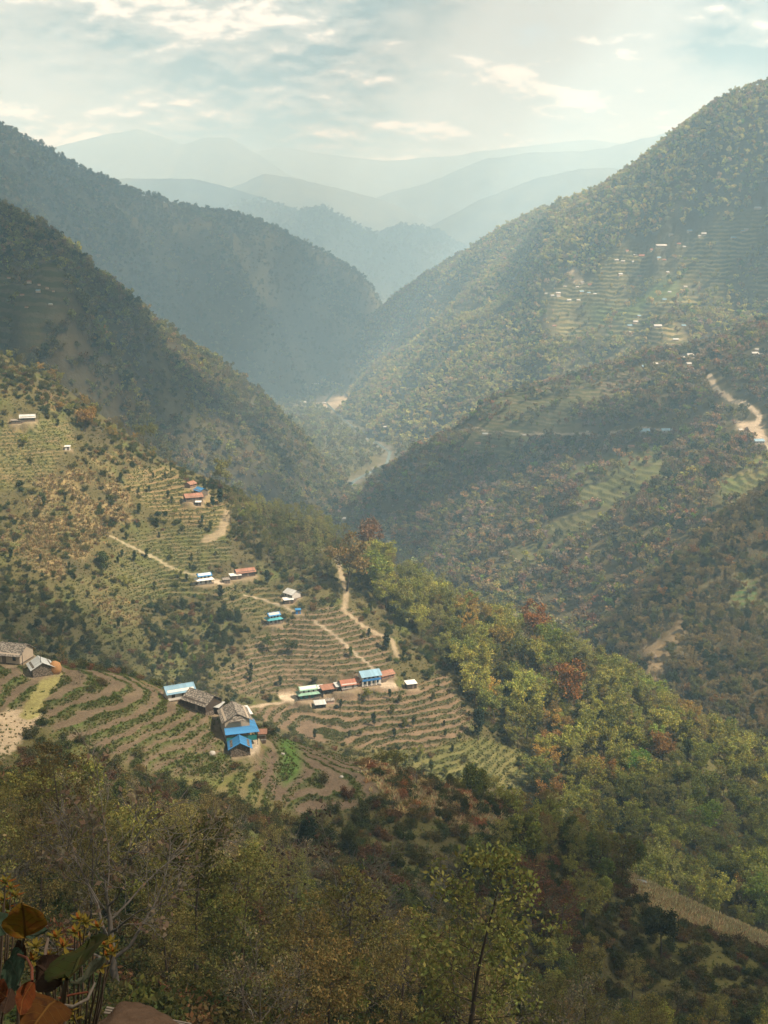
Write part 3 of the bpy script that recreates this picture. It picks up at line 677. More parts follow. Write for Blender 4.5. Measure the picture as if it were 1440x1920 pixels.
# hill, base pixel, builder, yaw (degrees, front turned to the right), size (length, depth, wall height), roof, wall, name, label
HOUSES = [
 (B, 52, 791, 'gable', 18, (7.0, 4.2, 2.2), 'grey_tin', 'stone', 'shed', 'grey-roofed stone shed on the highest terraces at left'),
 (B, 30, 794, 'flat', 15, (4.5, 3.0, 1.5), 'slate', 'stone', 'shed', 'low brown lean-to beside the shed on the highest terraces'),
 (B, 127, 844, 'flat', 10, (2.4, 2.2, 1.7), 'white_tin', 'plaster', 'hut', 'tiny pale hut at the edge of the upper left terraces'),
 (B, 357, 913, 'gable', 62, (5.0, 3.6, 2.0), 'rust_tin', 'mud', 'hut', 'small rust-roofed hut uphill of the blue-roofed farm building'),
 (B, 377, 928, 'gable', -52, (6.2, 4.4, 2.7), 'blue_tin', 'stone', 'house', 'small blue-roofed farm building on the skyline terraces'),
 (B, 362, 939, 'gable', 24, (8.6, 5.0, 2.4), 'rust_tin', 'stone', 'house', 'long rust-roofed farmhouse in front of the small blue roof'),
 (B, 372, 948, 'flat', 5, (2.6, 2.2, 1.8), 'white_tin', 'dark_wood', 'shed', 'tiny white-topped shed below the rust-roofed farmhouse'),
 (B, 383, 1094, 'two', 26, (8.0, 5.0, 2.3), 'blue_tin', 'plaster', 'house', 'white two-storey house with blue roof and pale lower roof above the thicket'),
 (B, 424, 1093, 'flat', 20, (3.2, 2.6, 1.8), 'slate', 'stone', 'hut', 'grey stone hut right of the blue-roofed white house'),
 (B, 459, 1080, 'gable', 26, (9.0, 4.6, 2.5), 'rust_tin', 'dark_wood', 'house', 'long house with brown rusty roof on the mid slope'),
 (B, 441, 1086, 'flat', 22, (5.0, 3.2, 1.9), 'white_tin', 'dark_wood', 'shed', 'white-topped annex at the left end of the rusty long house'),
 (B, 548, 1120, 'gable', -46, (6.2, 5.0, 2.6), 'grey_tin', 'plaster_grey', 'house', 'grey hut with steep metal roof above the blue-green house'),
 (B, 540, 1131, 'flat', 20, (4.2, 3.0, 1.9), 'white_tin', 'dark_wood', 'shed', 'open shed with pale roof in front of the grey metal-roofed hut'),
 (B, 513, 1168, 'two', 28, (7.0, 5.0, 2.3), 'blue_tin', 'plaster_grey', 'house', 'blue-roofed house with teal veranda roof at the top of the brown terraces'),
 (B, 559, 1151, 'flat', 10, (2.2, 1.8, 1.9), 'blue_tin', 'blue_paint', 'hut', 'tiny blue hut above the brown terraces'),
 (B, 577, 1309, 'two', 20, (9.2, 5.4, 2.4), 'green_tin', 'plaster', 'house', 'house with two tiers of pale green roof at the left end of the row'),
 (B, 598, 1298, 'flat', 20, (4.0, 3.0, 2.1), 'white_tin', 'dark_wood', 'shed', 'white-topped lean-to just right of the green-roofed house'),
 (B, 617, 1299, 'shed', 20, (6.8, 4.2, 2.2), 'rust_tin', 'dark_wood', 'shed', 'open-fronted shed with brown rusty roof between the green and red roofs'),
 (B, 655, 1290, 'gable', 20, (8.4, 5.0, 2.3), 'red_tin', 'plaster_grey', 'house', 'low house with the reddest roof, in the middle of the row'),
 (B, 637, 1293, 'shed', 20, (4.0, 3.4, 2.0), 'grey_tin', 'mud', 'shed', 'grey lean-to on the left of the red-roofed house'),
 (B, 674, 1285, 'gable', -60, (4.6, 4.0, 2.0), 'rust_tin', 'mud', 'shed', 'small rusty-roofed annex between the red-roofed and the blue-balcony house'),
 (B, 692, 1282, 'balcony', 22, (8.6, 4.8, 2.5), 'pale_blue_tin', 'plaster', 'house', 'white two-storey house with bright blue balcony in the row'),
 (B, 723, 1271, 'gable', 34, (6.4, 4.2, 2.1), 'rust_tin', 'mud', 'house', 'rusty-roofed house at the right end of the row'),
 (B, 770, 1289, 'flat', 18, (4.4, 3.6, 2.2), 'white_tin', 'dark_wood', 'shed', 'lone shed with bright white roof right of the row'),
 (B, 600, 1326, 'shed', 14, (4.4, 3.2, 1.9), 'grey_tin', 'dark_wood', 'shed', 'small grey-roofed open shed below the green-roofed house'),
 (B, 619, 1318, 'flat', 14, (3.2, 2.2, 1.3), 'slate', 'pink', 'water_tank', 'small pinkish masonry tank below the row of houses'),
 (A, 14, 1236, 'gable', -14, (10.5, 6.0, 2.5), 'slate', 'plaster_brown', 'house', 'old slate-roofed farmhouse cut by the left edge of the picture'),
 (A, 77, 1262, 'gable', -62, (4.8, 4.6, 2.2), 'grey_tin', 'stone', 'shed', 'stone shed with pale metal gable roof beside the grassy track'),
 (A, 336, 1308, 'gable', 26, (6.4, 3.8, 2.3), 'pale_blue_tin', 'plaster', 'house', 'small white house with pale blue roof half hidden by the field edge'),
 (A, 380, 1326, 'gable', -38, (7.6, 5.2, 2.3), 'slate', 'dark_wood', 'house', 'old house with pale slate roof behind the leafless tree'),
 (A, 399, 1334, 'flat', -20, (4.4, 2.6, 1.7), 'grey_tin', 'dark_wood', 'shed', 'wooden annex with grey sheet roof in front of the pale slate house'),
 (A, 450, 1350, 'flat', 24, (4.6, 4.0, 1.9), 'white_tin', 'mud', 'shed', 'brown shed with brilliant white flat roof behind the big slate house'),
 (A, 441, 1374, 'big', -74, (7.4, 5.6, 4.7), 'slate', 'plaster_brown', 'house', 'big slate-roofed house with blue veranda roof in the near hamlet'),
 (A, 450, 1412, 'gable', -80, (3.9, 4.3, 2.1), 'blue_tin', 'stone', 'house', 'stone hut with bright blue gable roof facing the camera'),
 (A, 490, 1391, 'flat', 4, (2.2, 2.0, 2.3), 'rust_tin', 'plank', 'outhouse', 'small plank outhouse with rusty top beside the blue-roofed hut'),
 (S, 1422, 832, 'gable', 8, (9.0, 6.0, 3.0), 'pale_blue_tin', 'plaster_grey', 'house', 'blue-grey roofed house below the road bend at the right edge'),
 (S, 1212, 813, 'gable', 4, (17.0, 8.0, 3.0), 'pale_blue_tin', 'plaster_grey', 'house', 'long blue-grey roofed building on the shaded road across the valley'),
 (S, 1250, 811, 'gable', 4, (11.0, 6.0, 2.6), 'pale_blue_tin', 'plaster_grey', 'house', 'smaller blue-grey roofed building at the end of the shaded road'),
]
for i, hs in enumerate(HOUSES):
    h, px, py = hs[:3]
    q = h.hit(px, py, 60)
    L_, D_, _ = hs[5]; rad = 0.55 * math.hypot(L_, D_)
    HOUSES[i] = hs + (q,)
    HOUSE_CLEAR.append((q[0], q[1], rad + 2.0))
for hs in HOUSES:
    h, q = hs[0], hs[-1]; L_, D_, _ = hs[5]; rad = 0.52 * math.hypot(L_, D_)
    d = np.hypot(h.X - q[0], h.Y - q[1])
    w = sstep(rad + 2.0, rad, d)
    h.Z = h.Z * (1 - w) + (q[2] - 0.05) * w
    w2 = sstep(rad + 1.6, rad, d + 0.8 * (_hash(np.floor(h.X), np.floor(h.Y), 4) - 0.5))
    h.paint(0.75 * w2, (0.20, 0.155, 0.10)); h.riser *= 1 - w2; h.scrub *= 1 - w2; h.forest *= 1 - w2
# swept earth yards
for h, px, py, a, b in [(B, 548, 1308, 6, 3.2), (B, 725, 1285, 4.5, 3), (B, 408, 1092, 3.5, 2.5), (A, 472, 1398, 1.6, 5.5)]:
    q = h.hit(px, py, 60); d = np.hypot((h.X - q[0]) / a, (h.Y - q[1]) / b)
    w = sstep(1.15, 0.85, d); h.Z = h.Z * (1 - w) + q[2] * w; h.paint(w, (0.34, 0.28, 0.20)); h.riser *= 1 - w; h.scrub *= 1 - w
    HOUSE_CLEAR.append((q[0], q[1], max(a, b)))
# small far houses: hill, pixel, roof, length
W, BL, RD, GY, BR = 'white_tin', 'pale_blue_tin', 'red_tin', 'grey_tin', 'rust_tin'
def z5(l): return [(880 + x * 0.3889, 380 + y * 0.3889, c, s) for x, y, c, s in l]
FAR_R = z5([(925, 217, W, 22), (710, 283, W, 9), (740, 290, W, 9), (795, 293, W, 10), (830, 265, RD, 12), (800, 262, W, 8), (972, 165, W, 9), (1130, 158, W, 10), (1110, 165, W, 7), (1062, 143, BL, 10), (1273, 178, BL, 10),
    (1335, 135, W, 8), (1318, 142, BL, 7), (1390, 35, W, 12), (760, 235, RD, 7), (940, 283, RD, 8), (912, 272, BL, 9), (727, 352, GY, 10), (820, 360, RD, 8), (1040, 410, W, 8), (965, 435, W, 7), (940, 472, BL, 8), (955, 340, W, 7),
    (545, 390, W, 8), (580, 400, RD, 8), (520, 410, W, 7), (427, 443, W, 11), (400, 452, GY, 8), (430, 458, W, 8), (370, 442, W, 7), (540, 435, BL, 10), (575, 440, BL, 8), (605, 445, GY, 7), (460, 408, W, 7), (480, 475, GY, 9), (525, 475, W, 8),
    (225, 368, RD, 7), (215, 372, W, 6), (410, 600, BR, 9), (800, 580, W, 10), (772, 600, BL, 9), (770, 627, W, 6), (817, 550, BL, 7), (907, 604, W, 14), (1033, 598, BL, 8), (995, 668, GY, 10), (900, 775, GY, 8), (610, 815, BL, 13), (1010, 205, RD, 8), (1035, 218, W, 7), (880, 232, RD, 9)])
FAR_S = z5([(1085, 748, W, 26), (1035, 758, W, 11), (943, 783, W, 10), (1057, 783, W, 8), (845, 797, BL, 9), (935, 770, RD, 6), (895, 783, W, 8), (1180, 777, W, 5), (1385, 712, W, 5), (1415, 717, W, 6), (1375, 735, W, 9), (1405, 737, W, 9),
    (1305, 1100, W, 5), (40, 1167, BR, 8), (75, 1122, GY, 8), (115, 1182, BR, 6), (780, 1182, BR, 8), (570, 1106, W, 4), (265, 1125, GY, 5)])
FAR_C = [(x / 3, 360 + y / 3, c, s) for x, y, c, s in [(50, 488, W, 8), (130, 495, W, 9), (165, 510, W, 9), (220, 525, W, 6), (265, 545, W, 6), (215, 565, BL, 9), (125, 585, W, 9), (150, 655, W, 7), (300, 560, W, 5), (285, 640, GY, 8)]]
FAR_V = [(400 + x / 3, 660 + y / 3, c, s) for x, y, c, s in [(505, 290, W, 16), (530, 300, W, 12), (625, 292, W, 12), (520, 268, GY, 12), (640, 318, W, 8), (580, 186, W, 16), (655, 935, W, 8), (725, 948, W, 10), (965, 425, W, 8)]]
FAR = []
for h, lst in ((R, FAR_R), (S, FAR_S), (Cc, FAR_C), (V, FAR_V)):
    for px, py, c, s in lst:
        hh = h
        if h is V:
            cands = [(o, o.hit(px, py, 700)) for o in (V, R, D, S)]
            cands = [(o, q) for o, q in cands if abs(to_px(*q)[1] - py) < 6]
            if not cands: continue
            hh, q = min(cands, key=lambda t: t[1][1])
        else: q = h.hit(px, py, 600)
        d = np.hypot(hh.X - q[0], hh.Y - q[1]); w = sstep(s * 0.6 + 6, s * 0.6, d)
        hh.Z = hh.Z * (1 - w) + q[2] * w; hh.forest *= 1 - w
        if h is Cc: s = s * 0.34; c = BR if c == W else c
        else: s = s * 0.75
        FAR.append((q, c, s)); HOUSE_CLEAR.append((q[0], q[1], s * 0.55 + (9 if h is R else 4)))

# ------------------------------------------------------------------ far ridges, ground to the horizon, haze, unseen shade clouds
def ridge(name, crest, front, back, fall_f, fall_b, nz, seed, n=260, rows=70):
    pts = np.array([P(*p) for p in crest])
    t = np.linspace(0, 1, n); tt = np.r_[0, np.cumsum(np.hypot(np.diff(pts[:, 0]), np.diff(pts[:, 1])))]; tt /= tt[-1]
    cr = np.stack([np.interp(t, tt, pts[:, k]) for k in range(3)], -1)
    for _ in range(3): cr[1:-1] = 0.25 * cr[:-2] + 0.5 * cr[1:-1] + 0.25 * cr[2:]
    d = np.r_[-np.linspace(1, 0, rows // 3, endpoint=False) ** 1.3 * back, np.linspace(0, 1, rows - rows // 3) ** 1.3 * front]
    X = cr[None, :, 0] + 0 * d[:, None]; Y = cr[None, :, 1] - d[:, None]
    fall = np.where(d > 0, d * fall_f, -d * fall_b)[:, None]
    Z = cr[None, :, 2] - fall
    Z = Z + nz * fbm(X / (nz * 9), Y / (nz * 12), seed, 5, 0.55) * np.clip(np.abs(d)[:, None] / (nz * 5), 0.35, 1) + 0.10 * nz * fbm(X / (nz * 1.3), Y / (nz * 1.3), seed + 3, 3)
    Z = np.maximum(Z, 40 + 0 * Z)
    i = np.arange(Z.size).reshape(Z.shape)
    f = np.stack([i[:-1, 1:], i[:-1, :-1], i[1:, :-1], i[1:, 1:]], -1).reshape(-1, 4)
    ob = mesh_obj(name, np.stack([X, Y, Z], -1), f, M['ground_far'], smooth=True)
    a = ob.data.attributes.new('cover', 'FLOAT_COLOR', 'POINT')
    g = fbm(X / 150, Y / 150, seed + 5, 4)[..., None]
    c = np.clip(np.asarray((0.055, 0.055, 0.028)) * (1 + 0.8 * g), 0, 1)
    a.data.foreach_set('color', np.concatenate([c, np.ones(c.shape[:2] + (1,))], -1).astype(np.float32).ravel())
    tag(ob, kind='structure')
    return cr, X, Y, Z
RIDGES = [
 ridge('distant_hill', [(380, 430, 6525), (430, 388, 6450), (480, 375, 6450), (560, 398, 6300), (612, 392, 6000), (660, 418, 6075), (720, 455, 6225), (800, 520, 6300)], 1350, 1350, 0.42, 0.4, 33, 501),
 ridge('distant_hill', [(640, 480, 7275), (700, 443, 7200), (750, 423, 7050), (820, 433, 7050), (900, 482, 6900), (960, 540, 6825)], 1350, 1350, 0.42, 0.4, 33, 502),
 ridge('distant_hill', [(120, 345, 7950), (230, 335, 7800), (300, 336, 7800), (360, 335, 7650), (440, 353, 7500), (560, 395, 7350), (640, 445, 7200)], 1650, 1350, 0.40, 0.4, 39, 503),
 ridge('distant_hill', [(360, 385, 9000), (440, 349, 9000), (495, 325, 9000), (560, 335, 9000), (640, 355, 9000), (720, 375, 9150), (800, 412, 9300), (880, 460, 9300)], 1950, 1500, 0.40, 0.4, 44, 504),
 ridge('distant_hill', [(760, 450, 7800), (850, 402, 7800), (900, 375, 7800), (950, 357, 7800), (1010, 333, 7800), (1090, 315, 7800), (1150, 314, 7800), (1300, 340, 7800)], 1800, 1500, 0.42, 0.4, 39, 505),
 ridge('distant_hill', [(640, 400, 10200), (720, 364, 10200), (800, 343, 10200), (910, 297, 10200), (1000, 285, 10200), (1090, 284, 10200), (1140, 277, 10200), (1240, 250, 10200), (1400, 205, 10200)], 2400, 1500, 0.42, 0.4, 46, 506),
 ridge('distant_hill', [(-60, 300, 11250), (60, 284, 11250), (110, 274, 11250), (200, 252, 11250), (260, 243, 11250), (310, 259, 11250), (345, 271, 11250), (380, 259, 11250), (430, 257, 11250), (480, 287, 11250), (540, 327, 11250), (640, 360, 11250)], 2700, 1350, 0.45, 0.4, 44, 507),
 ridge('distant_hill', [(380, 300, 13050), (520, 277, 13050), (600, 287, 13050), (720, 302, 13050), (850, 292, 13050), (950, 277, 13050), (1100, 262, 13050), (1250, 280, 13050)], 2700, 1350, 0.4, 0.4, 46, 508),
]
g = mesh_obj('ground', [(-20000, -3000, 38), (20000, -3000, 38), (20000, 24000, 38), (-20000, 24000, 38)], [(0, 1, 2, 3)], mat_plain('valley_ground', (0.06, 0.065, 0.03), 1.0, 0.3, 0.01))
tag(g, kind='structure')

def build_haze():
    m = bpy.data.materials.new('haze'); nt = new_tree(m)
    v = nd(nt, 'ShaderNodeVolumePrincipled')
    v.inputs['Color'].default_value = HAZE_COLOR + (1,)
    v.inputs['Absorption Color'].default_value = (0.7, 0.7, 0.7, 1)
    v.inputs['Density'].default_value = HAZE_DENSITY
    v.inputs['Anisotropy'].default_value = 0.0
    o = nd(nt, 'ShaderNodeOutputMaterial'); nt.links.new(v.outputs[0], o.inputs['Volume'])
    x0, x1, y0, y1, z0, z1 = -13000, 13000, -2500, 16000, 36, 1750
    vs = [(x0, y0, z0), (x1, y0, z0), (x1, y1, z0), (x0, y1, z0), (x0, y0, z1), (x1, y0, z1), (x1, y1, z1), (x0, y1, z1)]
    fs = [(3, 2, 1, 0), (4, 5, 6, 7), (0, 1, 5, 4), (1, 2, 6, 5), (2, 3, 7, 6), (3, 0, 4, 7)]
    ob = mesh_obj('haze', vs, fs, m)
    tag(ob, 'pale blue haze filling the valley', kind='stuff')

def build_shade_cloud(label, circles, alt, seed, mat='cloud'):
    """an unseen cloud of overlapping billows, shaped to shade these ground circles (x, y, radius)"""
    r = np.random.default_rng(seed)
    bmh = bmesh.new(); bmesh.ops.create_icosphere(bmh, subdivisions=2, radius=1.0)
    sv = np.array([v.co[:] for v in bmh.verts]); sf = np.array([[v.index for v in f.verts] for f in bmh.faces]); bmh.free()
    vs, fs, n = [], [], 0
    for (gx, gy, rad) in circles:
        c0 = np.array([gx, gy, 300.0]) + TO_SUN * ((alt - 300.0) / TO_SUN[2])
        for k in range(7):
            a = r.uniform(0, 2 * np.pi); q = rad * (0 if k == 0 else r.uniform(0.35, 0.8)); s = rad * (0.72 if k == 0 else r.uniform(0.28, 0.5))
            c = c0 + np.array([math.cos(a) * q, math.sin(a) * q, r.uniform(0, 0.15) * rad])
            v = sv * s * np.array([1, 1, 0.42])
            v = v * (1 + 0.22 * perlin(sv[:, 0] * 2.3 + k * 9 + gx, sv[:, 1] * 2.3 + sv[:, 2] + gy, 3))[:, None]
            vs.append(v + c); fs.append(sf + n); n += len(v)
    ob = mesh_obj('cloud', np.concatenate(vs), np.concatenate(fs), M[mat], smooth=True)
    tag(ob, label, 'cloud', 'unseen clouds shaped to shade the valley', 'stuff')
def mat_cloud(name, thin):
    m = bpy.data.materials.new(name); nt = new_tree(m)
    d = nd(nt, 'ShaderNodeBsdfDiffuse', ins={'Color': (0.85, 0.85, 0.86, 1)}); t = nd(nt, 'ShaderNodeBsdfTransparent')
    mx = nd(nt, 'ShaderNodeMixShader', ins={0: thin, 1: d.outputs[0], 2: t.outputs[0]})
    nt.links.new(mx.outputs[0], nd(nt, 'ShaderNodeOutputMaterial').inputs[0])
    return m
M['cloud'] = mat_cloud('cloud', 0.66); M['thin_cloud'] = mat_cloud('thin_cloud', 0.87)  # transparency sets how much sun the unseen clouds let through
build_haze()
SHADE_CLOUDS = [('cloud over the near hillside', [(-160, 250, 150), (-30, 170, 170), (90, 150, 150), (170, 250, 110), (260, 330, 120), (-250, 330, 120), (20, 20, 170), (60, 320, 70), (-165, 400, 80), (-85, 425, 55), (175, 360, 60), (240, 410, 50)], 2300, 1, 'thin_cloud'),
          ('cloud over the left mountain', [(-420, 820, 260), (-300, 1000, 210), (-240, 1110, 140), (-170, 1150, 70), (-60, 1230, 70), (40, 1080, 120), (110, 1020, 90), (-560, 1000, 260)], 2400, 2),
          ('cloud over the blue mountain', [(-900, 2150, 480), (-480, 2400, 420), (-230, 2800, 360), (-120, 3250, 330), (-700, 2900, 500), (-330, 2500, 300), (-100, 2950, 250), (-250, 3500, 300)], 2500, 3),
          ('cloud over the right spur', [(230, 1230, 110), (300, 1180, 90), (150, 1230, 80)], 2400, 5),
          ('cloud over the distant hills', [(-400, 6200, 900), (300, 6900, 700), (-1500, 7500, 1000)], 2600, 4)]
for c in SHADE_CLOUDS: build_shade_cloud(*c)  # added out of view, toward the sun, to shade the slopes

for h in HILLS: h.build()

# ------------------------------------------------------------------ vegetation: meshes
def rot_basis(d):
    d = d / np.linalg.norm(d)
    a = np.array([0, 0, 1.0]) if abs(d[2]) < 0.9 else np.array([1.0, 0, 0])
    u = np.cross(d, a); u /= np.linalg.norm(u)
    return d, u, np.cross(d, u)

def grow(r, p, d, length, rad, level, sp, branches, tips):
    """one branch as a polyline; children leave it along its length"""
    n = max(3, int(sp['steps'][level])); pts = [p.copy()]; rr = [rad]
    seg = length / n; dirs = []
    for i in range(n):
        d = d + r.normal(0, sp['wob'][level], 3) + np.array([0, 0, sp['up'][level]])
        d /= np.linalg.norm(d)
        p = p + d * seg; pts.append(p.copy()); rr.append(max(rad * (1 - 0.93 * (i + 1) / n), 0.012)); dirs.append(d.copy())
    branches.append((level, np.array(pts), np.array(rr)))
    if level + 1 >= sp['levels']:
        for i in range(1, n + 1): tips.append(pts[i])
        return
    k = int(sp['kids'][level] * r.uniform(0.85, 1.15) + 0.5)
    a0 = r.uniform(0, 6.28)
    for c in range(k):
        f = sp['from'][level] + (0.98 - sp['from'][level]) * (c + r.uniform(0, 1)) / k
        i = min(int(f * n), n - 1); q = pts[i] * (1 - (f * n - i)) + pts[i + 1] * (f * n - i)
        dd, u, v = rot_basis(dirs[i]); az = a0 + c * 2.4 + r.normal(0, 0.3); el = sp['ang'][level] * r.uniform(0.8, 1.2)
        cd = dd * math.cos(el) + (u * math.cos(az) + v * math.sin(az)) * math.sin(el)
        prof = sp['prof'](f) if level == 0 else 1 - 0.55 * f
        ln = sp['len'][level] * prof * r.uniform(0.75, 1.2)
        grow(r, q, cd, ln, max(rad * (1 - 0.9 * f) * sp['rk'], 0.015), level + 1, sp, branches, tips)

SPEC = {
 'alder':  dict(H=13, rad=0.17, levels=3, steps=(12, 5, 3), wob=(0.035, 0.10, 0.2), up=(0.02, 0.10, 0.05), kids=(26, 6), ang=(1.15, 0.8), prof=lambda f: math.sin(min(1, (1.05 - f) * 1.9) * 1.57) * 0.9 + 0.12, len=(3.9, 1.3), rk=0.34, leaves=4200, size=0.115, sig=0.26, **{'from': (0.26, 0.2)}),
 'broad':  dict(H=11, rad=0.26, levels=4, steps=(6, 6, 4, 3), wob=(0.07, 0.16, 0.2, 0.25), up=(0.02, 0.09, 0.07, 0.03), kids=(9, 5, 4), ang=(0.85, 0.8, 0.8), prof=lambda f: 0.75 + 0.3 * f, len=(5.2, 2.4, 1.2), rk=0.6, leaves=5200, size=0.21, sig=0.42, trunk=0.62, **{'from': (0.38, 0.3, 0.25)}),
 'dense':  dict(H=9, rad=0.20, levels=3, steps=(8, 5, 3), wob=(0.05, 0.15, 0.2), up=(0.02, 0.08, 0.05), kids=(18, 5), ang=(1.1, 0.8), prof=lambda f: math.sin(min(1, (1.08 - f) * 1.5) * 1.57), len=(3.1, 1.3), rk=0.4, leaves=6500, size=0.21, sig=0.42, **{'from': (0.18, 0.2)}),
 'bare':   dict(H=9, rad=0.20, levels=4, steps=(6, 6, 5, 4), wob=(0.09, 0.17, 0.2, 0.2), up=(0.02, 0.07, 0.07, 0.05), kids=(9, 6, 6), ang=(0.8, 0.75, 0.7), prof=lambda f: 0.8 + 0.2 * f, len=(4.6, 2.3, 1.25), rk=0.6, leaves=700, size=0.11, sig=0.3, trunk=0.6, **{'from': (0.3, 0.25, 0.2)}),
 'column': dict(H=6, rad=0.13, levels=2, steps=(8, 3), wob=(0.03, 0.15), up=(0.02, 0.3), kids=(26,), ang=(0.9,), prof=lambda f: math.sin(min(1, (1.06 - f) * 2.2) * 1.57), len=(1.25,), rk=0.3, leaves=2600, size=0.20, sig=0.30, **{'from': (0.22,)}),
 'bush':   dict(H=2.2, rad=0.05, levels=2, steps=(3, 4), wob=(0.1, 0.2), up=(0.0, 0.12), kids=(12,), ang=(1.0,), prof=lambda f: 1.0, len=(1.7,), rk=0.6, leaves=1500, size=0.16, sig=0.34, trunk=0.35, **{'from': (0.0,)}),
 'flat':   dict(H=8, rad=0.2, levels=4, steps=(7, 5, 4, 3), wob=(0.04, 0.14, 0.2, 0.2), up=(0.02, 0.05, 0.03, 0.03), kids=(9, 5, 4), ang=(1.0, 0.8, 0.8), prof=lambda f: 0.8, len=(3.0, 1.6, 0.9), rk=0.5, leaves=5200, size=0.19, sig=0.36, trunk=0.75, **{'from': (0.55, 0.3, 0.25)}),
}
def tubes(branches, maxlev, sides=(6, 4, 3, 3)):
    V_, F_, n = [], [], 0
    for lev, pts, rr in branches:
        if lev > maxlev: continue
        k = sides[lev]; a = np.arange(k) / k * 2 * np.pi
        ring = []
        for i in range(len(pts)):
            d = pts[min(i + 1, len(pts) - 1)] - pts[max(i - 1, 0)]
            _, u, v = rot_basis(d)
            ring.append(pts[i] + rr[i] * (np.cos(a)[:, None] * u + np.sin(a)[:, None] * v))
        V_.append(np.concatenate(ring))
        for i in range(len(pts) - 1):
            for j in range(k):
                F_.append((n + i * k + j, n + i * k + (j + 1) % k, n + (i + 1) * k + (j + 1) % k, n + (i + 1) * k + j))
        n += len(pts) * k
    return np.concatenate(V_), np.array(F_)

def leaf_quads(r, c, size):
    n = len(c)
    a = r.normal(size=(n, 3)); a /= np.linalg.norm(a, axis=1)[:, None]
    b = np.cross(a, r.normal(size=(n, 3))); b /= np.linalg.norm(b, axis=1)[:, None]
    s = size * r.uniform(0.6, 1.35, n)[:, None]
    v = np.stack([c - a * s, c + b * s * 0.55, c + a * s, c - b * s * 0.55], 1).reshape(-1, 3)
    return v, np.arange(4 * n).reshape(-1, 4)

def make_tree(kind, seed, lod):
    """lod 0: nearest trees, 1: trees a few hundred metres away. Returns trunk (verts, faces) and crown (verts, faces)"""
    sp = dict(SPEC[kind]); r = np.random.default_rng(seed)
    branches, tips = [], []
    grow(r, np.array([0, 0, -0.4]), np.array([r.normal(0, 0.05), r.normal(0, 0.05), 1.0]), sp['H'] * sp.get('trunk', 0.97) + 0.4, sp['rad'], 0, sp, branches, tips)
    tips = np.array(tips)
    nl = sp['leaves']; sz = sp['size']; sg = sp['sig']
    if lod == 1: nl = int(nl * 0.5); sz = sz * 1.3
    nc = max(40, nl // 14)
    cl = tips[r.integers(0, len(tips), nc)]
    wgt = r.uniform(0.3, 1.7, nc); wgt /= wgt.sum()
    c = cl[r.choice(nc, nl, p=wgt)] + r.normal(0, sg, (nl, 3)) * np.array([1, 1, 0.75])
    tv, tf = tubes(branches, (3 if kind == 'bare' else 2) if lod == 0 else (2 if kind in ('bare', 'broad') else 1), (6, 4, 3, 3) if lod == 0 else (5, 3, 3, 3))
    lv, lf = leaf_quads(r, c, sz)
    return (tv, tf), (lv, lf)

NV = 3
TREE = {}      # (kind, variant, lod) -> trunk mesh, crown mesh, height
HID = {}       # collections of shapes for the uncounted woods
def shape_pair(kind, v, lod):
    key = (kind, v, lod)
    if key not in TREE:
        (tv, tf), (lv, lf) = make_tree(kind, 1000 * (v + 1) + 17 * len(kind) + ord(kind[1]), lod)
        t = mesh_obj('trunk', tv, tf, M['bark_pale'] if kind == 'bare' else M['bark'], smooth=True, link=False)
        c = mesh_obj('crown', lv, lf, M['leaf'], link=False)
        TREE[key] = (t.data, c.data, max(lv[:, 2].max(), tv[:, 2].max()))
        bpy.data.objects.remove(t); bpy.data.objects.remove(c)
    return TREE[key]

def inst_source(coll, name, verts_faces, mats, idx):
    vs = np.concatenate([v for v, f in verts_faces]); off = 0; fs = []; mi = []
    for k, (v, f) in enumerate(verts_faces):
        fs.append(f + off); off += len(v); mi.append(np.full(len(f), k))
    ob = mesh_obj(name, vs, np.concatenate(fs), None, link=False)
    for m in mats: ob.data.materials.append(m)
    ob.data.polygons.foreach_set('material_index', np.concatenate(mi).astype(np.int32))
    coll.objects.link(ob)
    return ob

def shape_coll(name):
    c = bpy.data.collections.new(name); HID[name] = c
    return c

# shapes: 00.. broad, alder, dense, bare, column at a few hundred metres
MIDK = ['broad', 'alder', 'dense', 'bare', 'column', 'bush']
cm = shape_coll('mid_tree_shapes')
for ki, k in enumerate(MIDK):
    for v in range(2):
        (t, c) = make_tree(k, 5000 + 31 * ki + v, 1)
        inst_source(cm, 'shape_%02d' % (ki * 2 + v), [t, c], [M['bark'], M['leaf_inst']], 0)
# near undergrowth shapes
cb = shape_coll('bush_shapes')
for v in range(3):
    (t, c) = make_tree('bush', 6000 + v, 0)
    inst_source(cb, 'shape_%02d' % v, [t, c], [M['bark'], M['leaf_inst']], 0)
# far crowns: lumpy domes of leaf sprays, 8 m across
cf = shape_coll('far_tree_shapes')
for v in range(5):
    r = np.random.default_rng(7000 + v)
    nb = 9; lob = r.normal(0, 1, (nb, 3)) * np.array([2.0, 2.0, 1.3]) + np.array([0, 0, 5.2 + 0.5 * v])
    n = 170
    dirs = r.normal(size=(n, 3)); dirs /= np.linalg.norm(dirs, axis=1)[:, None]
    c = lob[r.integers(0, nb, n)] + dirs * r.uniform(0.9, 1.9, n)[:, None] * np.array([1, 1, 0.8])
    lv, lf = leaf_quads(r, c, 0.95)
    tv, tf = tubes([(0, np.array([[0, 0, -1.0], [0.2, 0, 3.0], [0, 0.1, 6.0]]), np.array([0.28, 0.2, 0.1]))], 0, (4,))
    inst_source(cf, 'shape_%02d' % v, [(tv, tf), (lv, lf)], [M['bark'], M['leaf_inst']], 0)
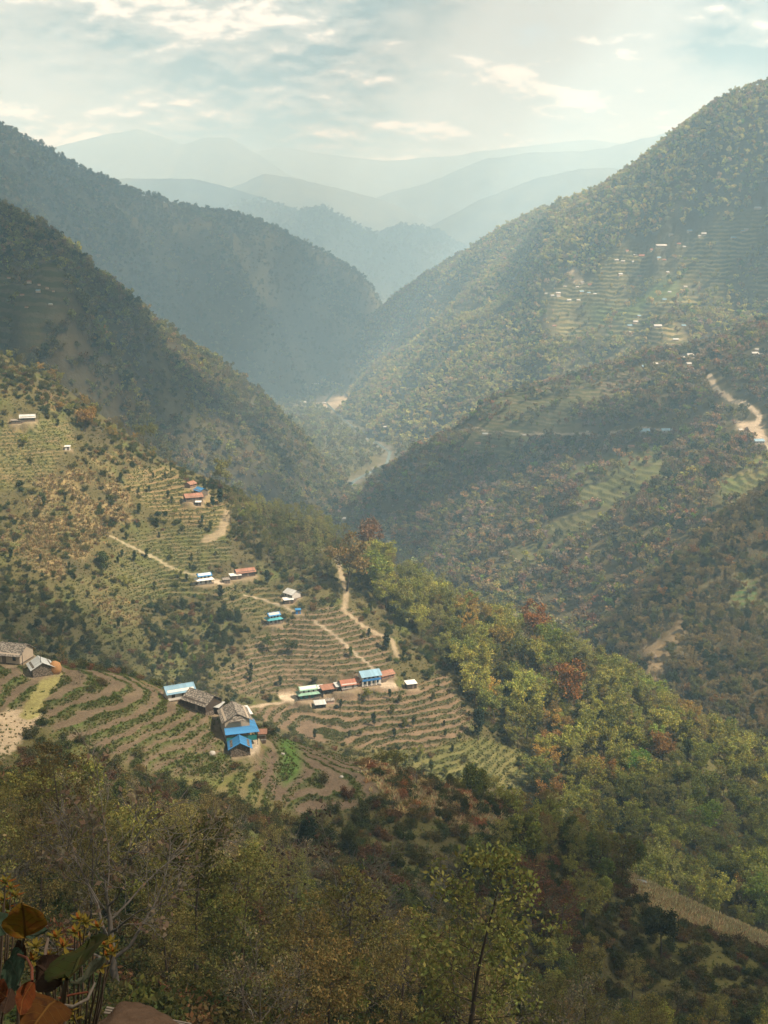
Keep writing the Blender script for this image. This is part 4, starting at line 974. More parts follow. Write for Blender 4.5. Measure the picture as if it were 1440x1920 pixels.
# grass tufts
cg = shape_coll('tuft_shapes')
for v in range(3):
    r = np.random.default_rng(8000 + v); n = 16
    b = np.c_[r.normal(0, 0.16, (n, 2)), np.zeros(n)]; t = b * 1.9 + np.c_[r.normal(0, 0.16, (n, 2)), r.uniform(0.35, 0.75, n)]
    s = np.c_[r.normal(0, 1, (n, 2)), np.zeros(n)]; s = s / np.linalg.norm(s, axis=1)[:, None] * 0.055
    m_ = 0.55 * t + 0.45 * b + np.array([0, 0, 0.06])
    vv = np.stack([b - s, b + s, m_ + s, m_ - s, t], 1).reshape(-1, 3); k = np.arange(n) * 5
    ff = np.concatenate([np.stack([k, k + 1, k + 2, k + 3], 1), np.stack([k + 3, k + 2, k + 4, k + 4], 1)])
    ob = mesh_obj('shape_%02d' % v, vv, [tuple(f) for f in ff[:n]] + [tuple(f[:3]) for f in ff[n:]], M['leaf_inst'], link=False)
    cg.objects.link(ob)

_ng = {}
def scatter_group(collname):
    if collname in _ng: return _ng[collname]
    ng = bpy.data.node_groups.new('scatter_' + collname, 'GeometryNodeTree')
    ng.interface.new_socket('Geometry', in_out='INPUT', socket_type='NodeSocketGeometry')
    ng.interface.new_socket('Geometry', in_out='OUTPUT', socket_type='NodeSocketGeometry')
    N = ng.nodes; L = ng.links
    gi = N.new('NodeGroupInput'); go = N.new('NodeGroupOutput')
    ci = N.new('GeometryNodeCollectionInfo'); ci.inputs[0].default_value = HID[collname]; ci.inputs[1].default_value = True; ci.inputs[2].default_value = True
    ip = N.new('GeometryNodeInstanceOnPoints'); ip.inputs['Pick Instance'].default_value = True
    def attr(name, typ):
        n = N.new('GeometryNodeInputNamedAttribute'); n.data_type = typ; n.inputs[0].default_value = name
        return n.outputs[0]
    L.new(gi.outputs[0], ip.inputs['Points']); L.new(ci.outputs[0], ip.inputs['Instance'])
    L.new(attr('pick', 'INT'), ip.inputs['Instance Index'])
    L.new(attr('rot', 'FLOAT_VECTOR'), ip.inputs['Rotation'])
    L.new(attr('siz', 'FLOAT_VECTOR'), ip.inputs['Scale'])
    L.new(ip.outputs[0], go.inputs[0])
    _ng[collname] = ng
    return ng

def scatter(name, label, collname, pos, pick, siz, tint, lean=0.06, seed=0):
    n = len(pos)
    if n == 0: return
    r = np.random.default_rng(seed + 99)
    me = bpy.data.meshes.new(name); me.vertices.add(n); me.vertices.foreach_set('co', np.ascontiguousarray(pos, np.float32).ravel())
    a = me.attributes.new('pick', 'INT', 'POINT'); a.data.foreach_set('value', pick.astype(np.int32))
    rot = np.c_[r.normal(0, lean, n), r.normal(0, lean, n), r.uniform(0, 6.283, n)].astype(np.float32)
    a = me.attributes.new('rot', 'FLOAT_VECTOR', 'POINT'); a.data.foreach_set('vector', rot.ravel())
    a = me.attributes.new('siz', 'FLOAT_VECTOR', 'POINT'); a.data.foreach_set('vector', np.ascontiguousarray(siz, np.float32).ravel())
    a = me.attributes.new('tint', 'FLOAT_COLOR', 'POINT'); a.data.foreach_set('color', np.c_[tint, np.ones(n)].astype(np.float32).ravel())
    ob = bpy.data.objects.new(name, me); COL.objects.link(ob)
    md = ob.modifiers.new('scatter', 'NODES'); md.node_group = scatter_group(collname)
    tag(ob, label, kind='stuff')
    return ob

# ------------------------------------------------------------------ vegetation: where it grows
ub = np.linspace(-0.44, 0.44, 420); yb = np.geomspace(4, 3900, 1300)
UU, YY = np.meshgrid(ub, yb)
HM = np.full(UU.shape, 36.0)
for h in HILLS: HM = np.maximum(HM, h.z(UU * YY, YY))
RUN = np.maximum.accumulate((HM - EYE[2]) / YY, axis=0)
def visible(x, y, z, top):
    iu = np.clip(np.round((x / y - ub[0]) / (ub[1] - ub[0])).astype(int), 0, len(ub) - 1)
    iy = np.clip(np.searchsorted(yb, y) - 2, 0, len(yb) - 1)
    return (z + top - EYE[2]) / y >= RUN[iy, iu]

def sample(h, n, dens, seed, top=10.0, margin=140, slope_ok=None, box=None):
    r = np.random.default_rng(seed)
    x0, x1, y0, y1 = box or (h.xs[0], h.xs[-1], h.ys[0], h.ys[-1])
    x = r.uniform(x0, x1, n); y = r.uniform(y0, y1, n)
    d = bilin(h.xs, h.ys, dens, x, y, True)
    k = r.uniform(0, 1, n) < d
    x, y = x[k], y[k]; z = h.z(x, y)
    for o in HILLS:
        if o is h: continue
        k = o.z(x, y) < z + 0.3
        x, y, z = x[k], y[k], z[k]
    px, py, f = to_px(x, y, z)
    px2, py2, _ = to_px(x, y, z + top)
    k = (px > -margin) & (px < 1440 + margin) & (py2 < 1920 + 60) & (f > 1)
    x, y, z = x[k], y[k], z[k]
    k = visible(x, y, z, top)
    return np.stack([x[k], y[k], z[k]], -1)

def pal(r, n, choices):
    cols = np.array([c for c, w in choices]); w = np.array([w for c, w in choices]); i = r.choice(len(cols), n, p=w / w.sum())
    return cols[i] * r.uniform(0.75, 1.3, (n, 1)) * (1 + r.normal(0, 0.06, (n, 3)))

YG = (0.200, 0.200, 0.040); BG = (0.125, 0.175, 0.028); OL = (0.112, 0.112, 0.031); DG = (0.036, 0.052, 0.018); RU = (0.22, 0.100, 0.032); OR = (0.26, 0.155, 0.036)
GB = (0.15, 0.11, 0.072); PG = (0.19, 0.18, 0.065); OB = (0.125, 0.094, 0.034); DO = (0.072, 0.068, 0.019)

def far_wood(h, name, label, spacing, palette, size, seed, lump=70.0, top=11):
    area = (h.xs[-1] - h.xs[0]) * (h.ys[-1] - h.ys[0]); n = int(area / spacing ** 2)
    dens = h.forest * np.clip(0.85 + 0.9 * fbm(h.X / lump, h.Y / lump, seed, 3), 0.3, 1)
    p = sample(h, n, dens, seed, top)
    ok = np.ones(len(p), bool)
    for hx, hy, hr_ in HOUSE_CLEAR: ok &= np.hypot(p[:, 0] - hx, p[:, 1] - hy) > hr_ + 4
    p = p[ok]
    r = np.random.default_rng(seed + 1)
    t = pal(r, len(p), palette)
    g = fbm(p[:, 0] / lump, p[:, 1] / lump, seed + 7, 4)[:, None]
    t = t * (1 + 0.7 * g)
    s = size * np.exp(np.clip(r.normal(-0.08, 0.3, (len(p), 1)), -0.7, 0.38)) * np.array([1, 1, 1]) * np.c_[np.ones(len(p)), np.ones(len(p)), r.uniform(0.8, 1.35, len(p))]
    scatter(name, label, 'far_tree_shapes', p, r.integers(0, 5, len(p)), s, np.clip(t, 0.01, 1), seed=seed)
    return len(p)
cnt = {}
cnt['R'] = far_wood(R, 'forest', 'green and olive woods covering the right mountain', 5.4, [((0.36, 0.335, 0.10), 4), ((0.28, 0.275, 0.085), 3), (YG, 1.6), (BG, 1), ((0.30, 0.22, 0.09), 2), ((0.28, 0.22, 0.14), 1)], 0.82, 901, 110)
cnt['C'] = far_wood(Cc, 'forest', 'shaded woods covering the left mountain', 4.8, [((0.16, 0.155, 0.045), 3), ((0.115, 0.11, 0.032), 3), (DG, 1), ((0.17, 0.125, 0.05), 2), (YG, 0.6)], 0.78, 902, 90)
cnt['D'] = far_wood(D, 'forest', 'blue hazy woods covering the mountain behind', 8.5, [(OL, 3), (DO, 4), (DG, 3), (OB, 1)], 1.1, 903, 160)
cnt['S'] = far_wood(S, 'forest', 'mixed brown and green woods on the right spur', 5.0, [((0.165, 0.155, 0.045), 3), ((0.12, 0.112, 0.034), 3), ((0.21, 0.14, 0.065), 3.5), ((0.2, 0.15, 0.1), 2), (DG, 1.2), (YG, 0.7), (BG, 0.4), (RU, 0.2)], 0.8, 904, 60)
cnt['V'] = far_wood(V, 'forest', 'trees along the valley floor', 9.0, [(OL, 3), (PG, 2), (YG, 1), (OB, 1)], 0.9, 906, 60)
# crests of the nearer distant hills
for k, (cr, X, Y, Z) in enumerate(RIDGES[:2]):
    r = np.random.default_rng(950 + k); n = 3500
    i = r.integers(0, X.shape[0] * X.shape[1], n); x = X.ravel()[i] + r.normal(0, 8, n); 
    p = np.stack([X.ravel()[i], Y.ravel()[i], Z.ravel()[i]], -1)
    scatter('forest', 'woods on a distant hill', 'far_tree_shapes', p, r.integers(0, 5, n), 2.2 * r.uniform(0.6, 1.4, (n, 3)), pal(r, n, [(DO, 2), (OL, 1)]), seed=970 + k)

# --- countable trees of the two near hillsides and the right near spur
CAND = []    # (pos, kind, height, tint, place)
def add_trees(h, n, dens, seed, mix, place, hk=1.0, box=None, top=12, tk=1.0):
    p = sample(h, n, dens, seed, top, box=box)
    # thin out: no two stems closer than a few metres
    r = np.random.default_rng(seed + 5)
    keep = []; cell = {}
    for q in p:
        c = (int(q[0] // 3.2), int(q[1] // 3.2))
        if any((c[0] + i, c[1] + j) in cell and np.hypot(*(cell[(c[0] + i, c[1] + j)][:2] - q[:2])) < 2.9 for i in (-1, 0, 1) for j in (-1, 0, 1)): continue
        cell[c] = q; keep.append(q)
    w = np.array([m[2] for m in mix], float); w /= w.sum()
    g = fbm(np.array([q[0] for q in keep]) / 26, np.array([q[1] for q in keep]) / 26, seed + 3, 3) if keep else []
    for q, gg in zip(keep, g):
        m = mix[min(int(np.clip(r.uniform(0, 1) * 0.55 + 0.45 * (0.5 + 0.9 * gg), 0, 0.999) * 1000), 999) * 0 + r.choice(len(mix), p=w)]
        t = tk * np.array(m[1]) * r.uniform(0.82, 1.2) * (1 + r.normal(0, 0.05, 3)) * (1 + 0.5 * gg)
        avg = np.array([0.135, 0.140, 0.036]); t = 0.72 * t + 0.28 * avg * t.sum() / avg.sum()
        CAND.append((q, m[0], hk * m[3] * r.uniform(0.6, 1.3), t, place))

Abox = (-95, 195, 45, 395)
nearmix = [('alder', OB, 5, 11), ('alder', (0.120, 0.100, 0.034), 5, 12), ('broad', (0.120, 0.112, 0.028), 3, 9), ('dense', (0.075, 0.085, 0.022), 3, 7), ('bare', GB, 6, 8.5), ('alder', (0.14, 0.092, 0.040), 4, 10), ('dense', (0.14, 0.135, 0.028), 1.5, 7)]
rightA = sstep(10, 40, A.X)
add_trees(A, 3000, A.forest * (1 - rightA) * sstep(205, 170, A.Y), 1101, nearmix, 'slope below the near fields', box=Abox, tk=1.5)
rmix = [('broad', (0.15, 0.14, 0.030), 3, 8), ('dense', (0.085, 0.098, 0.024), 3, 8), ('alder', (0.17, 0.095, 0.036), 2, 9), ('alder', (0.145, 0.125, 0.035), 3, 9), ('bare', GB, 1.2, 7), ('dense', (0.16, 0.16, 0.030), 3, 7)]
add_trees(A, 5200, A.forest * rightA, 1102, rmix, 'lower right slope', box=Abox, tk=1.5)
add_trees(A, 60, A.forest * (1 - rightA) * sstep(215, 235, A.Y), 1103, [('dense', DG, 2, 6), ('broad', OL, 2, 6)], 'far side of the near spur', box=Abox)
add_trees(A, 2500, A.scrub * (1 - A.field) * (A.Y > 120) * 0.45, 1111, [('dense', (0.10, 0.105, 0.026), 3, 4.2), ('broad', (0.13, 0.12, 0.03), 3, 4.5), ('alder', (0.15, 0.10, 0.04), 2, 5), ('bare', GB, 2, 4.5), ('dense', (0.055, 0.065, 0.02), 2, 4)], 'scrub below the near fields', box=Abox)
bright = [('broad', YG, 5, 10), ('broad', (0.135, 0.145, 0.035), 5, 10), ('dense', OL, 2, 9), ('alder', PG, 2, 11), ('broad', OR, 0.6, 9), ('broad', RU, 0.25, 10), ('bare', GB, 3.2, 9), ('alder', (0.16, 0.11, 0.045), 2.2, 9), ('dense', DG, 1.6, 7), ('broad', BG, 1.0, 10)]
Bw = np.clip(wR, 0, 1) * (B.field < 0.3)
add_trees(B, 2100, Bw * B.forest, 1104, bright, 'sunlit wood', hk=1.38, tk=1.18, box=(-20, 258, 332, 590))
add_trees(B, 900, wG * B.forest, 1105, [('dense', DG, 4, 6), ('dense', (0.05, 0.065, 0.02), 3, 6), ('broad', OL, 2, 6), ('column', BG, 0.6, 6)], 'gully thicket', hk=0.8, box=(-150, 0, 400, 560))
add_trees(B, 1100, wC * B.forest, 1106, [('alder', OB, 3, 7), ('broad', OL, 3, 6), ('dense', (0.10, 0.10, 0.03), 3, 5), ('broad', OR, 1, 6), ('broad', YG, 1.5, 6)], 'crest of the middle spur', hk=0.85, box=(-220, -60, 480, 640))
add_trees(B, 900, wP * B.forest, 1107, [('alder', PG, 5, 11), ('alder', (0.12, 0.125, 0.04), 4, 10), ('broad', YG, 1, 7), ('bare', GB, 1.5, 9)], 'grove beside the trail', box=(-90, 0, 480, 620))
add_trees(B, 700, wL * B.forest, 1108, [('dense', DG, 3, 5), ('broad', OL, 2, 5)], 'hollow behind the slate house', hk=0.9, box=(-170, -60, 380, 520))
openB = np.clip(1 - wR - wG - wC - wP - wL, 0, 1)
add_trees(B, 1900, openB * (0.10 + 0.06 * (B.field > 0.4)) * (B.Y < 600), 1109, [('column', DG, 5, 5), ('column', (0.07, 0.085, 0.025), 3, 5), ('dense', OL, 2, 4), ('broad', YG, 1.5, 5), ('bare', GB, 1, 4)], 'terraced fields', box=(-210, 40, 410, 600))
tmix = [('broad', (0.18, 0.125, 0.055), 4, 8), ('broad', OL, 3, 8), ('alder', (0.2, 0.14, 0.085), 3, 9), ('broad', RU, 0.5, 8), ('dense', DG, 3, 7), ('broad', (0.16, 0.11, 0.05), 2, 8)]
add_trees(T, 14000, T.forest * 0.9, 1110, tmix, 'spur across the stream')

# single trees that stand out in the photograph: base pixel, height in pixels, kind, tint, label
HEROES = [
 (A, 122, 1690, 300, 'alder', OB, 'dark twisting tree with thin foliage above the grassy bank at lower left'),
 (A, 225, 1885, 455, 'bare', GB, 'tall pale leafless tree with drooping branches at lower left'),
 (A, 368, 1858, 330, 'alder', DO, 'leaning dark trunk with sparse olive leaves among the near trees'),
 (A, 640, 1880, 330, 'bare', (0.07, 0.05, 0.035), 'dark bare forked tree at the bottom of the picture'),
 (A, 1240, 1800, 88, 'flat', (0.035, 0.042, 0.018), 'dark round-topped tree standing alone on the green slope'),
 (A, 1222, 1745, 46, 'dense', (0.04, 0.05, 0.018), 'small dark tree beside the dry grass ridge'),
 (A, 1165, 1668, 110, 'alder', (0.11, 0.085, 0.03), 'thin olive tree at the upper end of the dry grass ridge'),
 (A, 1252, 1672, 88, 'alder', (0.15, 0.085, 0.03), 'slim orange-brown tree rising behind the dry grass ridge'),
 (A, 1000, 1760, 150, 'alder', (0.14, 0.06, 0.03), 'rust-red leafy tree in the lower right wood'),
 (A, 1050, 1800, 150, 'alder', (0.14, 0.065, 0.03), 'second rust-red tree in the lower right wood'),
 (A, 960, 1610, 80, 'column', (0.08, 0.09, 0.022), 'narrow green tree above the lower right wood'),
 (A, 780, 1475, 52, 'bare', (0.06, 0.045, 0.035), 'gnarled leafless tree past the end of the near field'),
 (A, 150, 1283, 30, 'bare', (0.06, 0.05, 0.03), 'stunted dark tree in the near ploughed field'),
 (A, 395, 1328, 42, 'bare', (0.2, 0.16, 0.13), 'leafless tree in front of the slate house with the sheet annex'),
 (A, 575, 1590, 62, 'dense', (0.02, 0.032, 0.016), 'dense dark tree below the near field'),
 (A, 655, 1605, 60, 'dense', (0.055, 0.06, 0.018), 'rounded olive tree below the near field'),
 (B, 412, 915, 56, 'broad', (0.17, 0.165, 0.05), 'broad pale green tree on the skyline of the middle spur'),
 (B, 650, 1108, 112, 'broad', (0.17, 0.12, 0.04), 'tall brown-leaved tree beside the pale trail'),
 (B, 692, 1048, 76, 'broad', (0.16, 0.09, 0.045), 'reddish brown tree on the crest above the trail'),
 (B, 706, 1118, 85, 'broad', (0.15, 0.18, 0.035), 'bright yellow-green tree right of the trail'),
 (B, 998, 1212, 88, 'broad', RU, 'rust-coloured tree on the crest of the sunlit wood'),
 (B, 1062, 1330, 100, 'broad', (0.20, 0.095, 0.028), 'large rust-coloured tree in the middle of the sunlit wood'),
 (B, 1060, 1225, 62, 'broad', (0.20, 0.20, 0.035), 'bright yellow-green round tree on the crest of the wood'),
 (B, 1118, 1265, 66, 'broad', (0.21, 0.14, 0.04), 'orange-tinged tree on the crest of the wood'),
 (B, 1155, 1285, 60, 'broad', (0.17, 0.075, 0.045), 'dull red tree at the end of the crest'),
 (B, 940, 1178, 48, 'broad', (0.20, 0.20, 0.07), 'pale flat-topped tree on the crest of the wood'),
 (B, 897, 1388, 62, 'column', (0.022, 0.036, 0.022), 'dark conical tree at the corner of the lower terraces'),
 (B, 1190, 1468, 66, 'broad', (0.105, 0.19, 0.03), 'vivid green tree low in the wood'),
 (B, 905, 1150, 62, 'bare', (0.05, 0.04, 0.03), 'dark bare trunk on the crest of the wood'),
 (B, 725, 1220, 38, 'column', (0.03, 0.045, 0.02), 'dark narrow tree beside the trail above the blue house'),
 (B, 412, 948, 32, 'column', (0.016, 0.036, 0.020), 'dark green cypress-like tree near the rusty-roofed farm'),
 (B, 400, 952, 22, 'column', (0.02, 0.045, 0.018), 'small dark green tree below the rusty-roofed farm'),
 (B, 198, 1070, 36, 'dense', (0.06, 0.08, 0.022), 'round green tree at the left edge of the mid terraces'),
 (B, 500, 1222, 34, 'broad', (0.09, 0.11, 0.025), 'small green tree left of the brown terraces'),
 (B, 548, 1230, 30, 'broad', (0.05, 0.065, 0.022), 'dark little tree on the brown terraces'),
 (B, 502, 1098, 30, 'column', (0.028, 0.04, 0.02), 'dark narrow tree beside the rust-roofed long house'),
 (B, 413, 1124, 30, 'column', (0.028, 0.038, 0.02), 'dark narrow tree below the blue-roofed white house'),
 (B, 160, 810, 48, 'broad', OR, 'orange-brown tree on the crest at left'),
 (B, 268, 815, 44, 'broad', (0.12, 0.12, 0.03), 'olive tree on the crest at left'),
]
ADJ = [(YG, 'yellow-green'), (BG, 'bright green'), (OL, 'olive'), (DG, 'dark green'), (RU, 'rust-red'), (OR, 'orange-brown'), (GB, 'grey-brown'), (PG, 'pale green'), (OB, 'brownish olive')]
def tint_word(t):
    t = np.asarray(t, float); s = t / t.sum()
    return min(ADJ, key=lambda a: float(((np.array(a[0]) / sum(a[0]) - s) ** 2).sum()) * 30 + abs(math.log(sum(a[0]) / t.sum())) * 0.35)[1]
KWORD = {'alder': 'thin-crowned tree', 'broad': 'broad-crowned tree', 'dense': 'bushy tree', 'bare': 'leafless tree', 'column': 'narrow tree', 'flat': 'round-topped tree', 'bush': 'shrub'}
def place_tree(pos, kind, height, tint, label, group, v, lod, yaw, lean=(0, 0)):
    tm, cmh, H = shape_pair(kind, v, lod)
    e = bpy.data.objects.new('tree', None); COL.objects.link(e)
    e.empty_display_size = 0.5
    e.location = pos; k = height / H; e.scale = (k, k, k); e.rotation_euler = (lean[0], lean[1], yaw)
    t = bpy.data.objects.new('trunk', tm); COL.objects.link(t); t.parent = e
    c = bpy.data.objects.new('crown', cmh); COL.objects.link(c); c.parent = e
    c.color = tuple(np.clip(tint, 0.005, 1)) + (1,)
    tag(e, label, 'tree', group)
hr = random.Random(5)
hero_pos = []
for h, bx, by, hp, kind, tint, lab in HEROES:
    q = h.hit(bx, by, 40)
    hero_pos.append(q)
    dist = np.linalg.norm(q - EYE)
    place_tree(q, kind, hp / FPX * dist * 1.02, tint, lab, None, hr.randrange(NV), 0 if dist < 330 else 1, hr.uniform(0, 6.28), (hr.uniform(-0.06, 0.06), hr.uniform(-0.06, 0.06)))
hp_ = np.array(hero_pos)
CAND = [c for c in CAND if np.min(np.hypot(hp_[:, 0] - c[0][0], hp_[:, 1] - c[0][1])) > (4.5 if c[0][1] > 300 else 3.0)]
def clear_of(c):
    return all(np.hypot(c[0][0] - hx, c[0][1] - hy) > hr_ for hx, hy, hr_ in HOUSE_CLEAR)
CAND = [c for c in CAND if clear_of(c)]
# nothing grows so tall in front of the near fields and the dry ridge that it would hide them
OPEN_VIEW = [[(-40, 1205), (250, 1262), (420, 1315), (720, 1436), (735, 1500), (560, 1535), (330, 1450), (120, 1405), (-40, 1440)], [(1150, 1625), (1300, 1692), (1460, 1765), (1460, 1850), (1320, 1810), (1180, 1730)]]
def hides(c):
    q, hh = c[0], c[2]
    if q[1] > 262: return False
    for fr in (0.35, 0.65, 1.0):
        px, py, _ = to_px(q[0], q[1], q[2] + fr * hh)
        if any(in_poly(pg, np.array([px]), np.array([py]))[0] > -14 for pg in OPEN_VIEW): return True
    return False
CAND = [c for c in CAND if not hides(c) and not (c[0][1] < 72 and c[0][0] > 8) and not (c[0][1] < 78 and c[1] in ('broad', 'dense'))]
CAND.sort(key=lambda c: -c[2] / np.linalg.norm(c[0] - EYE))
N_IND = 300 - len(HEROES)
def zone(q):
    px, py, _ = to_px(*q)
    col = ['far left', 'mid-left', 'centre', 'mid-right', 'far right'][int(np.clip(px / 288.0, 0, 4))]
    return col + (', nearest' if q[1] < 95 else ', further up' if q[1] > 150 and q[1] < 300 else '')
for c in CAND[:N_IND]:
    q, kind, hh, t, place = c
    place = place + ', ' + zone(q)
    sizew = 'tall ' if hh > 11.5 else 'small ' if hh < 8.0 else ''
    lab = sizew + '%s %s in the %s' % (tint_word(t), KWORD[kind], place) if not place.startswith(('crest', 'far side', 'spur', 'terraced', 'slope', 'lower right')) else sizew + '%s %s on the %s' % (tint_word(t), KWORD[kind], place)
    place_tree(q, kind, hh, t, lab, 'alike: ' + lab, hr.randrange(NV), 0 if q[1] < 330 else 1, hr.uniform(0, 6.28), (hr.gauss(0, 0.05), hr.gauss(0, 0.05)))
rest = CAND[N_IND:]
cnt['ind'] = min(N_IND, len(CAND)); cnt['rest'] = len(rest)
mid_h = {k: 1.0 / shape_pair(k, 0, 1)[2] for k in MIDK}
if rest:
    pos = np.array([c[0] for c in rest]); r = np.random.default_rng(33)
    pick = np.array([MIDK.index(c[1]) * 2 for c in rest]) + r.integers(0, 2, len(rest))
    s = np.array([[c[2] * mid_h[c[1]]] * 3 for c in rest])
    scatter('woodland', 'further trees of the woods on the near slopes', 'mid_tree_shapes', pos, pick, s, np.clip(np.array([c[3] for c in rest]), 0.01, 1), seed=12)

# --- undergrowth, tufts, dry grass
def tufts(h, n, dens, seed, palette, size, label, name='grass', coll='tuft_shapes', top=1.0, box=None, picks=3, szk=(0.6, 1.4)):
    p = sample(h, n, dens, seed, top, margin=30, box=box)
    if not len(p): return 0
    r = np.random.default_rng(seed + 1)
    ok = np.ones(len(p), bool)
    for hx, hy, hr_ in HOUSE_CLEAR: ok &= np.hypot(p[:, 0] - hx, p[:, 1] - hy) > hr_ * 0.8
    p = p[ok]
    scatter(name, label, coll, p, r.integers(0, picks, len(p)), size * r.uniform(szk[0], szk[1], (len(p), 1)) * np.ones(3) * np.c_[np.ones((len(p), 2)), r.uniform(0.7, 1.2, len(p))], np.clip(pal(r, len(p), palette), 0.01, 1), 0.12, seed)
    return len(p)
Af = (-105, 90, 120, 282); Bf = (-205, 95, 405, 600)
cnt['gA'] = tufts(A, 300000, 0.95 * A.riser * np.clip(0.75 + 1.4 * fbm(A.X / 5, A.Y / 5, 88, 3), 0.1, 1) + 0.06 * (1 - A.field) + 0.004 * A.field, 1201, [((0.075, 0.098, 0.022), 4), ((0.10, 0.10, 0.03), 3), ((0.05, 0.065, 0.018), 3), ((0.14, 0.115, 0.045), 0.7)], 0.55, 'tufts of grass on the terrace banks of the near fields', box=Af)
cnt['gB'] = tufts(B, 230000, 0.9 * B.riser + 0.15 * B.scrub, 1202, [((0.07, 0.085, 0.022), 4), ((0.09, 0.09, 0.03), 3), ((0.05, 0.062, 0.018), 3), ((0.14, 0.11, 0.045), 0.7)], 0.75, 'tufts of grass on the terrace banks of the middle spur', box=Bf)
cnt['dB'] = tufts(B, 110000, B.dry, 1203, [(C_DRY, 3), ((0.17, 0.125, 0.055), 2), ((0.25, 0.195, 0.10), 2), ((0.12, 0.105, 0.04), 2)], 1.6, 'dry golden grass on the middle spur', box=Bf)
cnt['dA'] = tufts(A, 180000, A.dry, 1204, [((0.34, 0.26, 0.13), 3), ((0.26, 0.19, 0.09), 2), ((0.42, 0.33, 0.18), 2)], 1.3, 'dry golden grass on the near ridge', box=(-20, 100, 150, 285))
cnt['uA'] = tufts(A, 30000, 0.6 * A.scrub * A.forest + (0.25 * A.scrub + 0.012 * A.riser) * (1 - np.clip(A.dry * 1.5, 0, 1)), 1205, [((0.055, 0.065, 0.02), 4), ((0.085, 0.08, 0.026), 3), (OB, 2), ((0.12, 0.065, 0.03), 1)], 0.75, 'low shrubs under the trees of the near slope', 'undergrowth', 'bush_shapes', 2.0, box=(-100, 110, 40, 285))
cnt['uA2'] = tufts(A, 1500, A.dry * 0.4, 1209, [((0.26, 0.11, 0.045), 2), ((0.22, 0.13, 0.06), 1)], 0.6, 'rusty dry shrubs past the near field', 'undergrowth', 'bush_shapes', 2.0, box=(-10, 40, 200, 260))
cnt['uB'] = tufts(B, 26000, 0.35 * B.scrub * (0.4 + np.clip(fbm(B.X / 14, B.Y / 14, 77, 3) * 2, 0, 1)) + 0.35 * B.forest + 0.003 * B.riser, 1206, [((0.06, 0.07, 0.02), 4), ((0.10, 0.095, 0.03), 4), (DG, 2), ((0.15, 0.10, 0.045), 1.5)], 0.85, 'low shrubs on the middle spur', 'undergrowth', 'bush_shapes', 2.0, box=(-210, 120, 400, 610), szk=(0.4, 1.3))
cnt['uT'] = tufts(T, 6000, 0.5 * T.forest, 1207, [(OB, 3), (OL, 3), (DG, 2)], 1.2, 'low shrubs on the spur across the stream', 'undergrowth', 'bush_shapes', 3.0)
print('COUNTS', cnt)

# ------------------------------------------------------------------ houses
M['blue_tin'] = mat_tin('blue_tin', (0.028, 0.165, 0.35))
M['pale_blue_tin'] = mat_tin('pale_blue_tin', (0.17, 0.29, 0.37))
M['green_tin'] = mat_tin('green_tin', (0.17, 0.30, 0.22))
M['teal_tin'] = mat_tin('teal_tin', (0.05, 0.24, 0.27))
M['rust_tin'] = mat_tin('rust_tin', (0.25, 0.12, 0.075), 0.5, rough=0.8)
M['red_tin'] = mat_tin('red_tin', (0.25, 0.098, 0.058), 0.3, rough=0.75)
M['white_tin'] = mat_tin('white_tin', (0.62, 0.61, 0.57), rough=0.5)
M['far_white_tin'] = mat_tin('far_white_tin', (0.36, 0.35, 0.32), rough=0.8)
M['grey_tin'] = mat_tin('grey_tin', (0.40, 0.41, 0.39), 0.15)
M['slate'] = mat_stone('slate', (0.21, 0.18, 0.145), (0.33, 0.29, 0.24), 1.9)
M['stone'] = mat_stone('stone', (0.13, 0.10, 0.075), (0.24, 0.20, 0.155), 2.8)
M['plaster'] = mat_plain('plaster', (0.52, 0.49, 0.43), 0.9, 0.15, 1.2)
M['plaster_grey'] = mat_plain('plaster_grey', (0.36, 0.34, 0.31), 0.9, 0.2, 1.2)
M['plaster_brown'] = mat_plain('plaster_brown', (0.36, 0.29, 0.215), 0.9, 0.22, 1.0)
M['mud'] = mat_plain('mud', (0.20, 0.12, 0.08), 0.95, 0.25, 1.5)
M['pink'] = mat_plain('pink', (0.42, 0.28, 0.22), 0.95, 0.2, 1.5)
M['dark_wood'] = mat_plain('dark_wood', (0.055, 0.042, 0.032), 0.9, 0.4, 3.0)
M['plank'] = mat_plain('plank', (0.15, 0.115, 0.09), 0.9, 0.45, 2.0)
M['blue_paint'] = mat_plain('blue_paint', (0.03, 0.14, 0.34), 0.7, 0.15, 2.0)
M['teal_paint'] = mat_plain('teal_paint', (0.02, 0.15, 0.14), 0.7, 0.2, 2.0)
M['white_paint'] = mat_plain('white_paint', (0.72, 0.70, 0.65), 0.8, 0.1, 2.0)
M['glass_dark'] = mat_plain('glass_dark', (0.03, 0.032, 0.035), 0.25, 0.1, 2.0, 0.5)
M['straw'] = mat_plain('straw', (0.30, 0.16, 0.07), 1.0, 0.5, 6.0, 0.0, 0.1)
M['rock'] = mat_plain('rock', (0.32, 0.30, 0.26), 0.95, 0.35, 1.4, 0.1, 0.1)
M['soil'] = mat_plain('soil', (0.13, 0.088, 0.058), 1.0, 0.4, 5.0, 0.0, 0.06)

